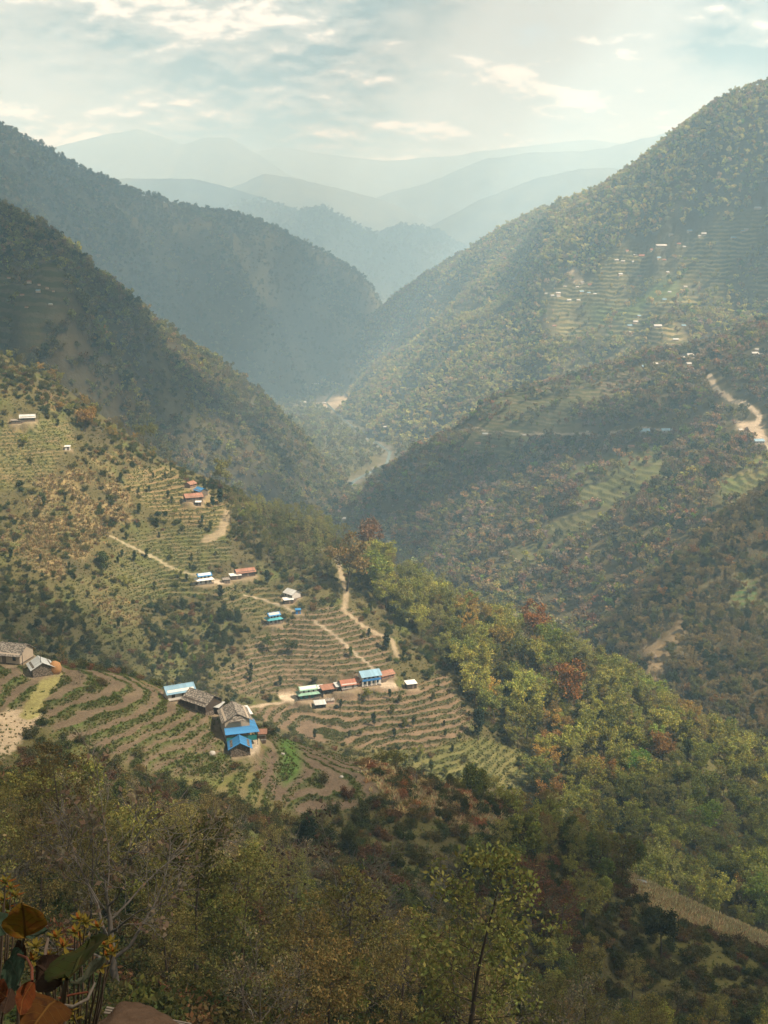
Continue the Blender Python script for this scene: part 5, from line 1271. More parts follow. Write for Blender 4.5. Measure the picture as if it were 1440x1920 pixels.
class MB:
    def __init__(s): s.v = []; s.f = []
    def hexa(s, p):
        n = len(s.v); s.v += [tuple(q) for q in p]
        s.f += [tuple(n + i for i in f) for f in ((3, 2, 1, 0), (4, 5, 6, 7), (0, 1, 5, 4), (1, 2, 6, 5), (2, 3, 7, 6), (3, 0, 4, 7))]
        return s
    def box(s, x0, x1, y0, y1, z0, z1):
        return s.hexa([(x0, y0, z0), (x1, y0, z0), (x1, y1, z0), (x0, y1, z0), (x0, y0, z1), (x1, y0, z1), (x1, y1, z1), (x0, y1, z1)])
    def slab(s, a, b, c, d, t):
        """four corners (counter-clockwise from above) thickened downwards"""
        q = [np.array(p, float) for p in (a, b, c, d)]; lo = [p - np.array([0, 0, t]) for p in q]
        return s.hexa([tuple(p) for p in lo] + [tuple(p) for p in q])
    def prism(s, poly, x0, x1):
        """polygon in (y, z) extruded along x"""
        n = len(s.v); k = len(poly)
        s.v += [(x0, y, z) for y, z in poly] + [(x1, y, z) for y, z in poly]
        s.f += [tuple(n + i for i in range(k))[::-1], tuple(n + k + i for i in range(k))]
        s.f += [(n + i, n + (i + 1) % k, n + k + (i + 1) % k, n + k + i) for i in range(k)]
        return s
    def build(s, name, mat, parent):
        ob = mesh_obj(name, s.v, s.f, M[mat], parent)
        bmh = bmesh.new(); bmh.from_mesh(ob.data); bmesh.ops.recalc_face_normals(bmh, faces=bmh.faces); bmh.to_mesh(ob.data); bmh.free()
        return ob

def window(e, x, z, y, w=0.75, hgt=0.9, frame='white_paint', name='window', side=-1):
    f = MB()
    t = 0.07
    for a in ((x - w / 2 - t, x + w / 2 + t, z + hgt, z + hgt + t), (x - w / 2 - t, x + w / 2 + t, z - t, z), (x - w / 2 - t, x - w / 2, z, z + hgt), (x + w / 2, x + w / 2 + t, z, z + hgt)):
        f.box(a[0], a[1], y - 0.07, y + 0.03, a[2], a[3])
    o = f.build(name, frame, e)
    MB().box(x - w / 2, x + w / 2, y - 0.03, y + 0.02, z, z + hgt).build('pane' if name == 'window' else 'door_leaf', 'glass_dark' if name == 'window' else 'plank', o)

def roof_gable(e, L, D, z, rise, mat, ox=0.45, oy=0.55, x0=0.0):
    h = rise; d2 = D / 2 + oy; zl = z - h * oy / (D / 2); x1, x2 = x0 - L / 2 - ox, x0 + L / 2 + ox
    m = MB()
    m.slab((x1, -d2, zl), (x2, -d2, zl), (x2, 0.02, z + h), (x1, 0.02, z + h), 0.09)
    m.slab((x1, -0.02, z + h), (x2, -0.02, z + h), (x2, d2, zl), (x1, d2, zl), 0.09)
    r = m.build('roof', mat, e)
    c = MB(); c.slab((x1 - 0.02, -0.16, z + h - 0.03), (x2 + 0.02, -0.16, z + h - 0.03), (x2 + 0.02, 0, z + h + 0.05), (x1 - 0.02, 0, z + h + 0.05), 0.04)
    c.slab((x1 - 0.02, 0, z + h + 0.05), (x2 + 0.02, 0, z + h + 0.05), (x2 + 0.02, 0.16, z + h - 0.03), (x1 - 0.02, 0.16, z + h - 0.03), 0.04)
    c.build('ridge_cap', mat, r)
    return r

def gable_walls(e, L, D, h, rise, mat, base='stone'):
    MB().box(-L / 2 - 0.08, L / 2 + 0.08, -D / 2 - 0.08, D / 2 + 0.08, -1.6, 0.28).build('plinth', base, e)
    MB().prism([(-D / 2, 0.28), (D / 2, 0.28), (D / 2, h), (0, h + rise * 0.985), (-D / 2, h)], -L / 2, L / 2).build('wall', mat, e)

def build_house(spec):
    h, px, py, kind, yaw, (L, D, H), roof, wall, name, label, q = spec
    e = bpy.data.objects.new(name, None); COL.objects.link(e)
    e.location = q; e.rotation_euler = (0, 0, math.radians(yaw))
    rise = D * 0.5 * (0.62 if roof in ('slate',) else 0.55)
    y = -D / 2
    if kind == 'gable':
        gable_walls(e, L, D, H, rise, wall)
        roof_gable(e, L, D, H, rise, roof)
        if L > 4.9:
            window(e, 0.1 * L, 0.3, y, 0.85, 1.75, 'dark_wood', 'door')
            for xx in (-0.30 * L, 0.36 * L): window(e, xx, 1.0, y, 0.7, 0.75, 'dark_wood')
    elif kind == 'flat':
        MB().box(-L / 2, L / 2, -D / 2, D / 2, -1.4, H).build('wall', wall, e)
        MB().slab((-L / 2 - 0.3, -D / 2 - 0.35, H + 0.14), (L / 2 + 0.3, -D / 2 - 0.35, H + 0.14), (L / 2 + 0.3, D / 2 + 0.3, H + 0.14 + 0.12 * D), (-L / 2 - 0.3, D / 2 + 0.3, H + 0.14 + 0.12 * D), 0.08).build('roof', roof, e)
        MB().prism([(-D / 2 + 0.05, H), (D / 2 - 0.05, H), (D / 2 - 0.05, H + 0.10 * D)], -L / 2 + 0.03, L / 2 - 0.03).build('gable_board', wall, e)
        if name != 'water_tank': window(e, 0.12 * L, 0.1, y, min(0.8, L * 0.3), min(1.5, H - 0.3), 'dark_wood', 'door')
        if wall == 'plank':
            for k in range(4): MB().box(-L / 2 - 0.03, L / 2 + 0.03, y - 0.05, y - 0.01, 0.25 + 0.55 * k, 0.48 + 0.55 * k).build('board', 'plaster_grey' if k % 2 else 'plank', e)
    elif kind == 'shed':
        for xx in (-L / 2 + 0.1, -L / 6, L / 6, L / 2 - 0.1): MB().box(xx - 0.07, xx + 0.07, y, y + 0.14, -1.2, H - 0.05).build('post', 'dark_wood', e)
        MB().box(-L / 2, L / 2, D / 2 - 0.2, D / 2, -1.2, H + 0.55).build('wall', wall, e)
        for s in (-1, 1): MB().prism([(y + 0.2, -1.2), (D / 2 - 0.2, -1.2), (D / 2 - 0.2, H + 0.5), (y + 0.2, H)], s * L / 2 - 0.08, s * L / 2 + 0.08).build('side_wall', wall, e)
        MB().slab((-L / 2 - 0.35, y - 0.4, H), (L / 2 + 0.35, y - 0.4, H), (L / 2 + 0.35, D / 2 + 0.3, H + 0.75), (-L / 2 - 0.35, D / 2 + 0.3, H + 0.75), 0.08).build('roof', roof, e)
    elif kind == 'two':
        skirt = {'green_tin': 'green_tin', 'blue_tin': 'teal_tin'}[roof]
        low = {'green_tin': 'teal_paint', 'blue_tin': 'plaster_grey'}[roof]
        if wall == 'plaster' and roof == 'blue_tin': skirt = 'white_tin'; low = 'plaster'
        MB().box(-L / 2, L / 2, y, D / 2, -1.6, 0.3).build('plinth', 'stone', e)
        MB().box(-L / 2 + 0.9, L / 2 - 0.9, y + 0.9, D / 2 - 0.9, 0.3, H).build('lower_wall', low, e)
        l2, d2 = L - 2.0, D - 2.0
        MB().prism([(-d2 / 2, H), (d2 / 2, H), (d2 / 2, 2 * H - 0.3), (0, 2 * H - 0.3 + d2 * 0.27), (-d2 / 2, 2 * H - 0.3)], -l2 / 2, l2 / 2).build('upper_wall', wall, e)
        sk = MB(); o, zi, zo = 0.35, H + 0.55, H - 0.15
        ox, oy, ix, iy = L / 2 + o, D / 2 + o, l2 / 2 - 0.02, d2 / 2 - 0.02
        sk.slab((-ox, -oy, zo), (ox, -oy, zo), (ix, -iy, zi), (-ix, -iy, zi), 0.08); sk.slab((ox, oy, zo), (-ox, oy, zo), (-ix, iy, zi), (ix, iy, zi), 0.08)
        sk.slab((ox, -oy, zo), (ox, oy, zo), (ix, iy, zi), (ix, -iy, zi), 0.08); sk.slab((-ox, oy, zo), (-ox, -oy, zo), (-ix, -iy, zi), (-ix, iy, zi), 0.08)
        sk.build('veranda_roof', skirt, e)
        for xx in np.linspace(-L / 2 + 0.1, L / 2 - 0.1, 5): MB().box(xx - 0.07, xx + 0.07, y + 0.02, y + 0.16, 0.3, H - 0.1).build('post', 'dark_wood', e)
        for xx in (-l2 * 0.3, 0.0, l2 * 0.3): window(e, xx, H + 0.75, -d2 / 2, 0.65, 0.8, 'dark_wood')
        window(e, 0.3, 0.32, y + 0.9, 0.9, 1.7, 'dark_wood', 'door')
        for xx in (-L * 0.28, L * 0.3): window(e, xx, 0.9, y + 0.9, 0.7, 0.8, 'dark_wood')
        roof_gable(e, l2, d2, 2 * H - 0.3, d2 * 0.27, roof, 0.5, 0.6)
    elif kind == 'balcony':
        MB().box(-L / 2 - 0.1, L / 2 + 0.1, y - 1.1, D / 2, -1.6, 0.2).build('plinth', 'stone', e)
        H2 = 2 * H
        MB().prism([(y, 0.2), (D / 2, 0.2), (D / 2, H2), (0, H2 + rise * 0.98), (y, H2)], -L / 2, L / 2).build('wall', wall, e)
        MB().box(-L / 2, L / 2, y - 1.0, y - 0.02, H - 0.1, H).build('balcony_floor', 'blue_paint', e)
        MB().box(-L / 2, L / 2, y - 1.06, y - 1.0, H, H + 0.95).build('balcony_rail', 'blue_paint', e)
        for xx in np.linspace(-L / 2 + 0.1, L / 2 - 0.1, 5):
            MB().box(xx - 0.09, xx + 0.09, y - 1.0, y - 0.82, 0.2, H - 0.1).build('post', 'white_paint', e)
            MB().box(xx - 0.06, xx + 0.06, y - 0.98, y - 0.86, H, H2 - 0.35).build('upper_post', 'white_paint', e)
        for zz in (0.95, H + 0.8):
            for xx in (-L * 0.33, L * 0.12, L * 0.36): window(e, xx, zz, y, 0.75, 0.95, 'blue_paint')
        window(e, -L * 0.1, 0.25, y, 0.9, 1.8, 'blue_paint', 'door'); window(e, -L * 0.1, H + 0.02, y, 0.85, 1.75, 'blue_paint', 'door')
        x1 = L / 2 + 0.5
        m = MB(); zr = H2 + rise
        m.slab((-x1, y - 1.35, H2 - 0.55), (x1, y - 1.35, H2 - 0.55), (x1, 0.02, zr), (-x1, 0.02, zr), 0.09); m.slab((-x1, -0.02, zr), (x1, -0.02, zr), (x1, D / 2 + 0.5, H2 - 0.2), (-x1, D / 2 + 0.5, H2 - 0.2), 0.09)
        m.build('roof', roof, e)
    elif kind == 'big':
        gable_walls(e, L, D, H, rise * 0.9, wall)
        roof_gable(e, L, D, H, rise * 0.9, roof, 0.35, 0.7)
        # hipped end over the camera-side gable
        MB().slab((L / 2 + 0.75, -D * 0.36, H - 0.15), (L / 2 + 0.75, D * 0.36, H - 0.15), (L / 2 - 0.1, 0.25, H + rise * 0.75), (L / 2 - 0.1, -0.25, H + rise * 0.75), 0.12).build('hip', 'slate', e)
        # blue veranda roof round the end and one side, at mid height
        zv = H * 0.56; v = MB(); o = 1.9
        v.slab((L / 2 + o, -D / 2 - 0.2, zv - 0.55), (L / 2 + o, D / 2 + o, zv - 0.55), (L / 2 + 0.02, D / 2 + 0.02, zv + 0.35), (L / 2 + 0.02, -D / 2 - 0.2, zv + 0.35), 0.07)
        v.slab((L / 2 + o, D / 2 + o, zv - 0.55), (-L * 0.25, D / 2 + o, zv - 0.55), (-L * 0.25, D / 2 + 0.02, zv + 0.35), (L / 2 + 0.02, D / 2 + 0.02, zv + 0.35), 0.07)
        v.build('veranda_roof', 'blue_tin', e)
        MB().box(L / 2 + o - 0.45, L / 2 + o - 0.38, -D / 2, D / 2 + o - 0.4, 0.0, 1.3).build('veranda_screen', 'teal_paint', e)
        MB().box(-L * 0.2, L / 2 + o - 0.5, D / 2 + o - 0.45, D / 2 + o - 0.38, 0.0, 1.3).build('veranda_screen', 'teal_paint', e)
        for yy in np.linspace(-D / 2, D / 2 + o - 0.4, 4): MB().box(L / 2 + o - 0.37, L / 2 + o - 0.25, yy - 0.06, yy + 0.06, -1.2, zv - 0.5).build('post', 'dark_wood', e)
        for xx in (-L * 0.3, L * 0.1): window(e, xx, H * 0.6, y, 0.7, 0.8, 'dark_wood')
    tag(e, label, {'water_tank': 'water tank'}.get(name, name))
for hs in HOUSES: build_house(hs)

# --- far houses: walls and a roof each
far_mesh = {}
def far_house(q, roof, size, i):
    key = roof
    L, D, H = 1.0, 0.62, 0.30
    if key not in far_mesh:
        w = MB().prism([(-D / 2, -0.25), (D / 2, -0.25), (D / 2, H), (0, H + 0.17), (-D / 2, H)], -L / 2, L / 2).build('house', 'plaster_brown', None)
        r = MB(); r.slab((-L / 2 - 0.05, -D / 2 - 0.08, H - 0.03), (L / 2 + 0.05, -D / 2 - 0.08, H - 0.03), (L / 2 + 0.05, 0.005, H + 0.2), (-L / 2 - 0.05, 0.005, H + 0.2), 0.02)
        r.slab((-L / 2 - 0.05, -0.005, H + 0.2), (L / 2 + 0.05, -0.005, H + 0.2), (L / 2 + 0.05, D / 2 + 0.08, H - 0.03), (-L / 2 - 0.05, D / 2 + 0.08, H - 0.03), 0.02)
        r = r.build('roof', 'far_' + roof if roof == 'white_tin' else roof, None)
        far_mesh[key] = (w.data, r.data); bpy.data.objects.remove(w); bpy.data.objects.remove(r)
    wm, rm = far_mesh[key]
    e = bpy.data.objects.new('house', wm); COL.objects.link(e)
    s = size if size < 13 else size
    e.location = q; e.scale = (s, min(s, 11.0), min(s, 11.0)); e.rotation_euler = (0, 0, math.radians(hr.uniform(-12, 22)))
    c = bpy.data.objects.new('roof', rm); COL.objects.link(c); c.parent = e
    px, py, _ = to_px(*q)
    word = {'white_tin': 'white-roofed', 'pale_blue_tin': 'blue-roofed', 'red_tin': 'red-roofed', 'grey_tin': 'grey-roofed', 'rust_tin': 'brown-roofed'}[roof]
    if px < 150: place = 'in the shaded village on the left mountain'
    elif py > 740 and px < 700 or py > 900: place = 'beside the river on the valley floor'
    elif px < 1000 and py < 620: place = 'among the trees low on the right mountain'
    elif py < 495 : place = 'in the highest village on the right mountain'
    elif py < 570 and px < 1130: place = 'in the village below the landslip scar'
    elif py < 655: place = 'scattered on the terraces of the right mountain'
    elif py < 730 and px > 1350: place = 'at the right edge above the road bend'
    elif py < 740: place = 'in the village along the top of the right spur'
    else: place = 'on the shaded face of the right spur'
    kindw = 'long building' if size > 12.5 else ('hut' if size < 6.5 else 'house')
    lab = '%s %s %s' % (word, kindw, place)
    tag(e, lab, 'house', lab + ' (alike)')
for i, (q, c, s) in enumerate(FAR): far_house(q, c, s, i)

# --- poles, haystack, boulders
def tube_obj(name, pts, rads, mat, parent=None, k=7):
    v, f = tubes([(0, np.array(pts, float), np.array(rads, float))], 0, (k,))
    return mesh_obj(name, v, f, M[mat], parent, smooth=True)
for px, py, hpx, lab in [(44, 1264, 48, 'thin dark power pole left of the metal-roofed shed'), (78, 1268, 46, 'thin pole in front of the metal-roofed shed'), (315, 1306, 30, 'power pole beside the small pale blue roof'), (494, 1372, 26, 'post standing behind the plank outhouse')]:
    q = A.hit(px, py, 60); hh = hpx / FPX * q[1] * 1.05
    e = bpy.data.objects.new('power_pole', None); COL.objects.link(e); e.location = q
    tube_obj('post', [(0, 0, -0.4), (0, 0, hh * 0.5), (0, 0, hh)], [0.09, 0.08, 0.06], 'dark_wood', e)
    MB().box(-0.35, 0.35, -0.04, 0.04, hh * 0.9, hh * 0.9 + 0.08).build('crossarm', 'dark_wood', e)
    tag(e, lab, 'pole')
def lump(name, q, size, mat, seed, label, cat, sub=3, rough=0.25):
    bmh = bmesh.new(); bmesh.ops.create_icosphere(bmh, subdivisions=sub, radius=1.0)
    v = np.array([x.co[:] for x in bmh.verts]); f = np.array([[x.index for x in y.verts] for y in bmh.faces]); bmh.free()
    n = fbm(v[:, 0] * 1.4 + seed, v[:, 1] * 1.4 + v[:, 2], seed, 3)
    v = v * (1 + rough * n)[:, None] * np.asarray(size)
    o = mesh_obj(name, v, f, M[mat], smooth=False); o.location = q
    return tag(o, label, cat)
q = A.hit(104, 1262, 60)
lump('haystack', q + np.array([0, 0, 1.1]), (1.5, 1.5, 1.9), 'straw', 3, 'rust-brown haystack right of the metal-roofed shed', 'haystack')
for k, (h, px, py, s, lab) in enumerate([(A, 1200, 1660, 1.7, 'grey boulder at the top of the dry grass ridge'), (A, 1390, 1755, 1.1, 'dark rock on the dry grass ridge near the right edge'), (A, 640, 1458, 0.5, 'pale boulder in the ploughed field'), (A, 530, 1415, 0.5, 'pale stone beside the green crop patch'),
                        (A, 1310, 1838, 0.6, 'pale slab stone on the green slope at lower right'), (A, 398, 1414, 0.8, 'big grey stone at the corner of the small ploughed plot'), (T, 1225, 1235, 2.6, 'jagged grey outcrop on the bare nose across the stream'), (T, 1255, 1215, 2.2, 'second grey outcrop above the bare nose across the stream')]):
    q = h.hit(px, py, 60)
    lump('boulder', q + np.array([0, 0, 0.2 * s]), (s, s * 0.8, s * 0.7), 'stone' if h is T else 'rock', 40 + k, lab, 'rock', 2, 0.5)
# white stones on the grassy bank and in the fields: too many and too small to count
rr_ = np.random.default_rng(77); st = sample(A, 2600, np.clip(0.30 * A.mask(pAl, 1, 1) + 0.025 * A.field, 0, 1), 771, 0.3, 20, box=Af)
vs, fs, n = [], [], 0
for p in st:
    a = rr_.uniform(0.06, 0.2, 3); b = MB().hexa([(-a[0], -a[1], 0), (a[0], -a[1] * .8, 0), (a[0] * .8, a[1], 0), (-a[0], a[1] * .7, 0), (-a[0] * .6, -a[1] * .6, a[2]), (a[0] * .7, -a[1] * .5, a[2]), (a[0] * .5, a[1] * .6, a[2]), (-a[0] * .7, a[1] * .5, a[2])])
    vs += [tuple(np.array(v) + p) for v in b.v]; fs += [tuple(i + n for i in f) for f in b.f]; n += 8
if vs: tag(mesh_obj('stones', vs, fs, M['rock']), 'small pale stones scattered on the near bank and fields', kind='stuff')

# --- river: water between the gravel banks
pts = np.array(RIVER, float); tt = np.linspace(0, 1, 200); ti = np.linspace(0, 1, len(pts))
cx, cy = np.interp(tt, ti, pts[:, 0]), np.interp(tt, ti, pts[:, 1]); cz = V.z(cx, cy) + 0.35
wd = 3.0 + 1.5 * fbm(tt * 14, tt * 3, 5, 2)
vs = np.concatenate([np.stack([cx - wd, cy, cz], -1), np.stack([cx + wd, cy, cz], -1)]); n = len(tt)
f = np.array([(i, i + n, i + n + 1, i + 1) for i in range(n - 1)])
m = bpy.data.materials.new('water'); nt = new_tree(m)
nz = nd(nt, 'ShaderNodeTexNoise', ins={'Scale': 0.5, 'Detail': 5})
principled(nt, (0.10, 0.14, 0.13), 0.2, 0.5, nd(nt, 'ShaderNodeBump', ins={'Height': nz.outputs[0], 'Strength': 0.4, 'Distance': 0.3}).outputs[0])
tag(mesh_obj('river', vs, f, m, smooth=True), kind='structure')

# ------------------------------------------------------------------ the foreground corner: big-leaved shrub, azalea, tin roof, soil
def mat_bigleaf(name, color, vein, edge):
    m = bpy.data.materials.new(name); nt = new_tree(m)
    tc = nd(nt, 'ShaderNodeTexCoord'); sp = nd(nt, 'ShaderNodeSeparateXYZ', ins={0: tc.outputs['Object']})
    ay = mathn(nt, 'ABSOLUTE', sp.outputs[1])
    side = mathn(nt, 'ABSOLUTE', mathn(nt, 'SUBTRACT', mathn(nt, 'FRACT', mathn(nt, 'MULTIPLY', mathn(nt, 'SUBTRACT', sp.outputs[0], mathn(nt, 'MULTIPLY', ay, 0.75)), 6.5)), 0.5))
    v = mathn(nt, 'MAXIMUM', ramp(nt, side, 0.06, 0.015), ramp(nt, ay, 0.03, 0.01))
    n1 = nd(nt, 'ShaderNodeTexNoise', ins={'Vector': tc.outputs['Object'], 'Scale': 4.0, 'Detail': 6, 'Roughness': 0.7})
    col = mixc(nt, ramp(nt, n1.outputs[0], 0.45, 0.7), color, edge)
    col = mixc(nt, mathn(nt, 'MULTIPLY', v, 0.8), col, vein)
    bp = nd(nt, 'ShaderNodeBump', ins={'Height': v, 'Strength': 0.6, 'Distance': 0.02})
    b = nd(nt, 'ShaderNodeBsdfPrincipled', ins={'Base Color': col, 'Roughness': 0.85, 'Specular IOR Level': 0.08, 'Normal': bp.outputs[0]})
    t = nd(nt, 'ShaderNodeBsdfTranslucent', ins={'Color': col})
    mx = nd(nt, 'ShaderNodeMixShader', ins={0: 0.3, 1: b.outputs[0], 2: t.outputs[0]})
    o = nd(nt, 'ShaderNodeOutputMaterial'); nt.links.new(mx.outputs[0], o.inputs[0])
    return m
LM = {'yellow': mat_bigleaf('leaf_yellow', (0.0892, 0.0525, 0.0063), (0.0367, 0.0147, 0.0042), (0.1050, 0.0342, 0.0073)), 'green': mat_bigleaf('leaf_green', (0.020, 0.026, 0.006), (0.035, 0.036, 0.010), (0.030, 0.020, 0.006)),  # shrub's shade and the green leaf's backlit dark are put into these colours
      'pale': mat_bigleaf('leaf_pale', (0.1050, 0.1120, 0.0770), (0.0630, 0.0595, 0.0385), (0.0770, 0.0735, 0.0490)), 'rust': mat_bigleaf('leaf_rust', (0.0720, 0.0192, 0.0048), (0.1040, 0.0400, 0.0112), (0.0360, 0.0096, 0.0032)),
      'brown': mat_bigleaf('leaf_brown', (0.0480, 0.0192, 0.0040), (0.0880, 0.0440, 0.0112), (0.0256, 0.0096, 0.0032)), 'bluegreen': mat_bigleaf('leaf_bluegreen', (0.0245, 0.0406, 0.0252), (0.0420, 0.0490, 0.0315), (0.0175, 0.0245, 0.0140)),
      'dark': mat_bigleaf('leaf_dark', (0.0280, 0.0160, 0.0096), (0.0400, 0.0240, 0.0160), (0.0160, 0.0096, 0.0080)), 'orange': mat_bigleaf('leaf_orange', (0.1560, 0.0488, 0.0091), (0.0910, 0.0325, 0.0078), (0.1560, 0.0715, 0.0130)),
      'fresh': mat_bigleaf('leaf_fresh', (0.075, 0.085, 0.018), (0.09, 0.09, 0.02), (0.055, 0.06, 0.014)),
      'gold': mat_bigleaf('leaf_gold', (0.1190, 0.0875, 0.0140), (0.1050, 0.0770, 0.0140), (0.0770, 0.0735, 0.0154))}
def leaf_mesh(name, mat, wide, curl, fold, wav, seed, n=24, k=10, notch=0.0):
    r = np.random.default_rng(seed)
    t = np.linspace(0, 1, n); s = np.linspace(-1, 1, k)
    w = wide * np.sin(np.pi * np.clip(t, 0, 1) ** 0.85) ** 0.7 * 0.5 + 0.004
    T_, S_ = np.meshgrid(t, s, indexing='ij')
    Wd = w[:, None] * S_ * (1 + 0.10 * perlin(T_ * 6 + seed, np.sign(S_) * 3.0 + 0 * T_, seed + 1) + 0.05 * perlin(T_ * 17, np.sign(S_) * 5.0 + seed, seed + 2))
    X = T_ - notch * np.exp(-(S_ / 0.35) ** 2) * sstep(0.75, 1.0, T_)
    Z = curl * (T_ - 0.4) ** 2 + fold * np.abs(Wd) + wav * np.sin(T_ * 9 + r.uniform(0, 6)) * S_ + 0.06 * perlin(T_ * 3 + seed, S_ * 2, seed)
    v = np.stack([X, Wd, Z], -1).reshape(-1, 3); i = np.arange(n * k).reshape(n, k)
    f = np.stack([i[:-1, :-1], i[1:, :-1], i[1:, 1:], i[:-1, 1:]], -1).reshape(-1, 4)
    return mesh_obj(name, v, f, mat, smooth=True)
def aim(x, n):
    """matrix whose X axis is x and whose Z axis leans to n"""
    x = Vector(x).normalized(); z = Vector(n); z = (z - x * z.dot(x)).normalized(); y = z.cross(x)
    return Matrix((x, y, z)).transposed()
RIGHT = Vector((1, 0, 0)); UP = Vector((0, SP, CP)); BACK = Vector((0, -CP, SP))
def pix(px, py, dist): 
    d = ray(px, py); return Vector(EYE + d * dist)

M['red_stem'] = mat_plain('red_stem', (0.07, 0.022, 0.012), 0.9, 0.3, 30.0, 0.1, 0.001)
e = bpy.data.objects.new('large_leaved_shrub', None); COL.objects.link(e); e.location = pix(110, 2100, 2.5)
def stem(parent, pts, r0, r1, mat='bark'):
    P_ = [np.array(p) - np.array(parent.location) for p in pts]
    return tube_obj('stem', P_, np.linspace(r0, r1, len(P_)), mat, parent, 8)
# base pixel, tip pixel, distance at base and tip, width, colour, normal tilt, curl
BIG = [((48, 1755), (42, 1690), 2.35, 2.30, 0.85, 'yellow', (0.25, 0.2, 1), 0.15, 0.05), ((128, 1835), (172, 1765), 2.20, 2.35, 0.95, 'green', (-0.3, 0.35, 1), 0.10, 0.0), ((138, 1848), (200, 1806), 2.18, 2.10, 0.30, 'pale', (0.3, 0.9, 0.35), 0.25, 0.0),
       ((118, 1842), (74, 1812), 2.25, 2.35, 0.62, 'dark', (0.2, 0.5, 1), 0.2, 0.0), ((58, 1842), (28, 1908), 2.10, 2.05, 0.55, 'rust', (0.55, 0.1, 1), 0.9, 0.0), ((108, 1866), (56, 1928), 2.16, 2.05, 0.85, 'brown', (0.15, 0.55, 1), -0.7, 0.0),
       ((18, 1800), (42, 1850), 2.4, 2.3, 0.75, 'bluegreen', (-0.3, 0.3, 1), 0.2, 0.0), ((44, 1752), (92, 1752), 2.4, 2.35, 0.42, 'bluegreen', (0.1, 0.95, 0.4), 0.3, 0.0), ((34, 1762), (44, 1808), 2.4, 2.4, 0.42, 'dark', (0.4, 0.1, 1), 0.2, 0.0),
       ((12, 1752), (-14, 1715), 2.45, 2.5, 0.7, 'bluegreen', (0.4, 0.2, 1), 0.2, 0.0), ((20, 1855), (4, 1905), 2.25, 2.2, 0.6, 'dark', (0.5, 0.3, 1), 0.3, 0.0), ((14, 1870), (-14, 1850), 2.2, 2.25, 0.7, 'rust', (0.2, 0.3, 1), 0.3, 0.0)]
for k, (b0, b1, d0, d1, wide, colr, nrm, curl, wav) in enumerate(BIG):
    p0, p1 = pix(b0[0], b0[1], d0), pix(b1[0], b1[1], d1)
    ax = p1 - p0
    ob = leaf_mesh('leaf', LM[colr], wide, curl, 0.18, 0.03, 60 + k, notch=0.09 if colr == 'yellow' else 0.0)
    n_ = RIGHT * nrm[0] + UP * nrm[1] + BACK * nrm[2]
    ob.parent = e
    ob.matrix_local = Matrix.Translation(p0 - e.location) @ aim(ax, n_).to_4x4() @ Matrix.Scale(ax.length, 4)
    ob.data.materials[0] = LM[colr]
stem(e, [pix(108, 2080, 2.5), pix(118, 1930, 2.4), pix(120, 1860, 2.25), pix(126, 1835, 2.2)], 0.009, 0.004)
stem(e, [pix(118, 1930, 2.4), pix(80, 1840, 2.35), pix(86, 1780, 2.35), pix(90, 1760, 2.4)], 0.006, 0.003)
stem(e, [pix(30, 2050, 2.5), pix(36, 1900, 2.45), pix(34, 1800, 2.4), pix(46, 1755, 2.36)], 0.007, 0.003)
stem(e, [pix(112, 1885, 2.3), pix(138, 1888, 2.25), pix(165, 1872, 2.25), pix(178, 1842, 2.25)], 0.0045, 0.0025, 'bark_pale')
stem(e, [pix(60, 1840, 2.06), pix(60, 1815, 2.1), pix(50, 1796, 2.2), pix(34, 1790, 2.35)], 0.003, 0.0025, 'red_stem')
stem(e, [pix(110, 1872, 2.3), pix(135, 1865, 2.3), pix(165, 1860, 2.3)], 0.0025, 0.002, 'red_stem')
tag(e, 'shrub with large curled yellow, rust and dark green leaves at the lower left corner', 'shrub')

e2 = bpy.data.objects.new('azalea_shrub', None); COL.objects.link(e2); e2.location = pix(140, 2050, 5.2)
ar = np.random.default_rng(12)
small = [leaf_mesh('leaf', LM[c], 0.34, 0.25, 0.25, 0.0, 200 + i, 6, 4) for i, c in enumerate(('gold', 'orange', 'gold', 'green', 'fresh'))]
sm = [o.data for o in small]
for o in small: bpy.data.objects.remove(o)
ROS = [(148, 1724), (160, 1730), (183, 1738), (105, 1757), (68, 1776), (120, 1776), (196, 1772), (208, 1768), (140, 1748), (90, 1792), (128, 1795), (200, 1792), (152, 1760), (175, 1775), (100, 1812), (78, 1815), (112, 1840), (190, 1815), (135, 1895), (140, 1912), (62, 1800), (212, 1785)]
for k, (px, py) in enumerate(ROS):
    d = 4.6 + ar.uniform(-0.25, 0.3); c = pix(px, py, d)
    base = pix(140 + (px - 140) * 0.35, 2000, 5.1)
    mid = base.lerp(c, 0.6) + Vector((ar.normal(0, 0.02), 0, -0.02))
    st_ = stem(e2, [base, mid, c], 0.006, 0.0028)
    for j in range(11):
        a = j * 2.4; el = 0.35 + 1.15 * (j / 11.0)
        dr = Vector((math.cos(a) * math.sin(el + 0.25), math.sin(a) * math.sin(el + 0.25), math.cos(el + 0.25)))
        w_ = sm[1 if (j < 3 and k % 3 != 1) else (0 if j < 6 else 4 if j % 2 else 2)]
        o = bpy.data.objects.new('leaf', w_); COL.objects.link(o); o.parent = e2
        o.matrix_local = Matrix.Translation(c - e2.location) @ aim(dr, Vector((0, 0, 1)) - dr * 0.3 + Vector((0.01, 0, 0))).to_4x4() @ Matrix.Scale(ar.uniform(0.028, 0.048), 4)
tag(e2, 'azalea-like shrub with orange and yellow leaf rosettes at lower left', 'shrub')
e3 = bpy.data.objects.new('azalea_shrub', None); COL.objects.link(e3); e3.location = pix(-10, 2000, 5.6)
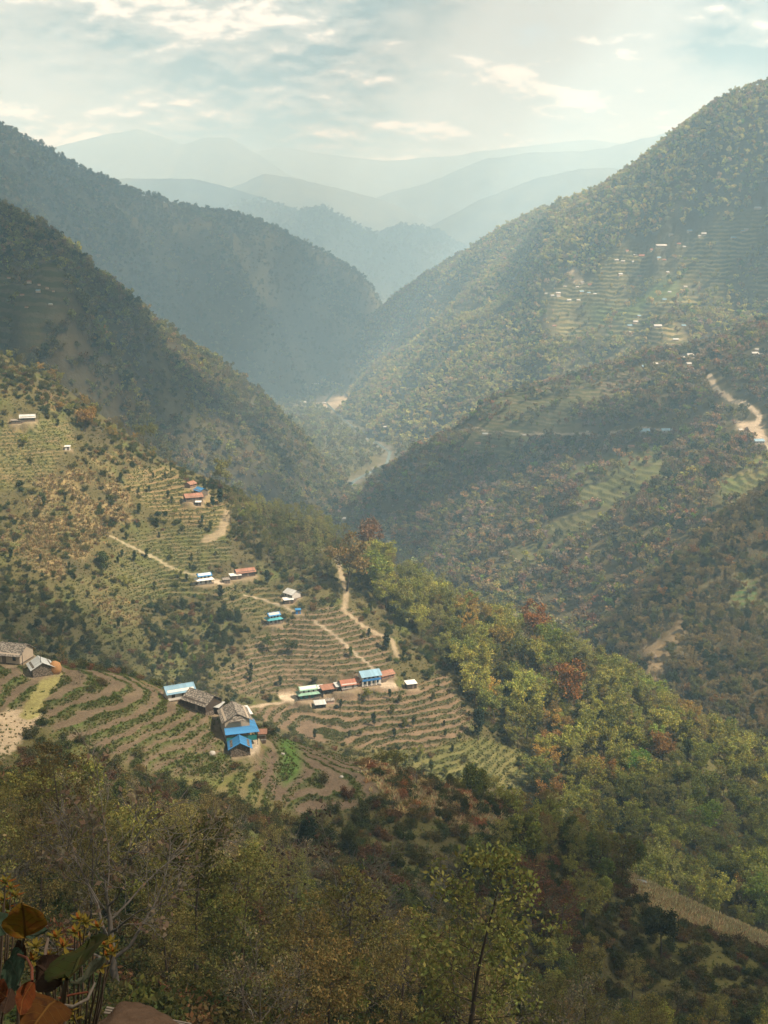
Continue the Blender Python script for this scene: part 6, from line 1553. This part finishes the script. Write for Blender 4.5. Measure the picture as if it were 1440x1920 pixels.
for k, (px, py) in enumerate([(6, 1688), (14, 1702), (2, 1716), (20, 1665), (4, 1740), (10, 1655), (28, 1680)]):
    d = 5.0 + ar.uniform(-0.2, 0.2); c = pix(px, py, d)
    stem(e3, [pix(-10, 2000, 5.6), pix(px - 6, py + 120, d + 0.1), c], 0.006, 0.0028)
    for j in range(11):
        a = j * 2.4; el = 0.35 + 1.15 * (j / 11.0)
        dr = Vector((math.cos(a) * math.sin(el + 0.25), math.sin(a) * math.sin(el + 0.25), math.cos(el + 0.25)))
        o = bpy.data.objects.new('leaf', sm[(1, 0, 4, 2)[j % 4]]); COL.objects.link(o); o.parent = e3
        o.matrix_local = Matrix.Translation(c - e3.location) @ aim(dr, Vector((0, 0, 1)) - dr * 0.3 + Vector((0.01, 0, 0))).to_4x4() @ Matrix.Scale(ar.uniform(0.028, 0.048), 4)
tag(e3, 'small shrub with golden leaf rosettes at the left edge', 'shrub')

M['old_tin'] = mat_tin('old_tin', (0.16, 0.13, 0.11), 0.6, rough=0.85)
# hut roof at the bottom edge: sheets, poles and stones holding them down
c = pix(258, 1948, 21.0)
e4 = bpy.data.objects.new('hut', None); COL.objects.link(e4); e4.location = (c.x, c.y, A.z(c.x, c.y)); e4.rotation_euler = (0, 0, math.radians(-14))
zt = c.z - e4.location.z + 0.12
for k in range(4):
    x0 = -0.62 + 0.36 * k
    MB().slab((x0, -1.6, zt - 0.35), (x0 + 0.34, -1.6, zt - 0.35), (x0 + 0.34, 0.28, zt + 0.12), (x0, 0.28, zt + 0.12), 0.012).build('roof_sheet', ('rust_tin', 'old_tin', 'rust_tin', 'old_tin')[k], e4)
MB().box(-0.6, 0.8, -1.5, 0.2, -0.6, zt - 0.38).build('wall', 'plank', e4)
for k in range(3): tube_obj('pole', [(-0.75, 0.18 + 0.05 * k, zt + 0.17 + 0.02 * k), (0.1, 0.22 + 0.04 * k, zt + 0.17), (0.75 + 0.1 * k, 0.2 + 0.05 * k, zt + 0.15)], [0.024, 0.02, 0.016], 'bark_pale', e4)
for k, (x, y) in enumerate([(-0.3, -0.15), (0.05, -0.05), (0.42, -0.2), (-0.15, -0.6)]):
    o = lump('stone', (x, y, zt + 0.06 + 0.2 * y), (0.1, 0.08, 0.06), 'rock', 90 + k, None, None, 2, 0.4); o.parent = e4
tag(e4, 'low hut with rusty roof sheets weighted by stones at the bottom edge', 'hut')
M['dark_soil'] = mat_plain('dark_soil', (0.055, 0.036, 0.024), 1.0, 0.5, 9.0, 0.0, 0.08)
c = pix(235, 1945, 14.0)
tag(lump('soil_mound', (c.x, c.y, c.z - 0.42), (0.75, 1.0, 0.5), 'dark_soil', 35, None, None, 5, 0.2), 'brown soil mound beside the tin-roofed hut at the bottom edge', 'mound')
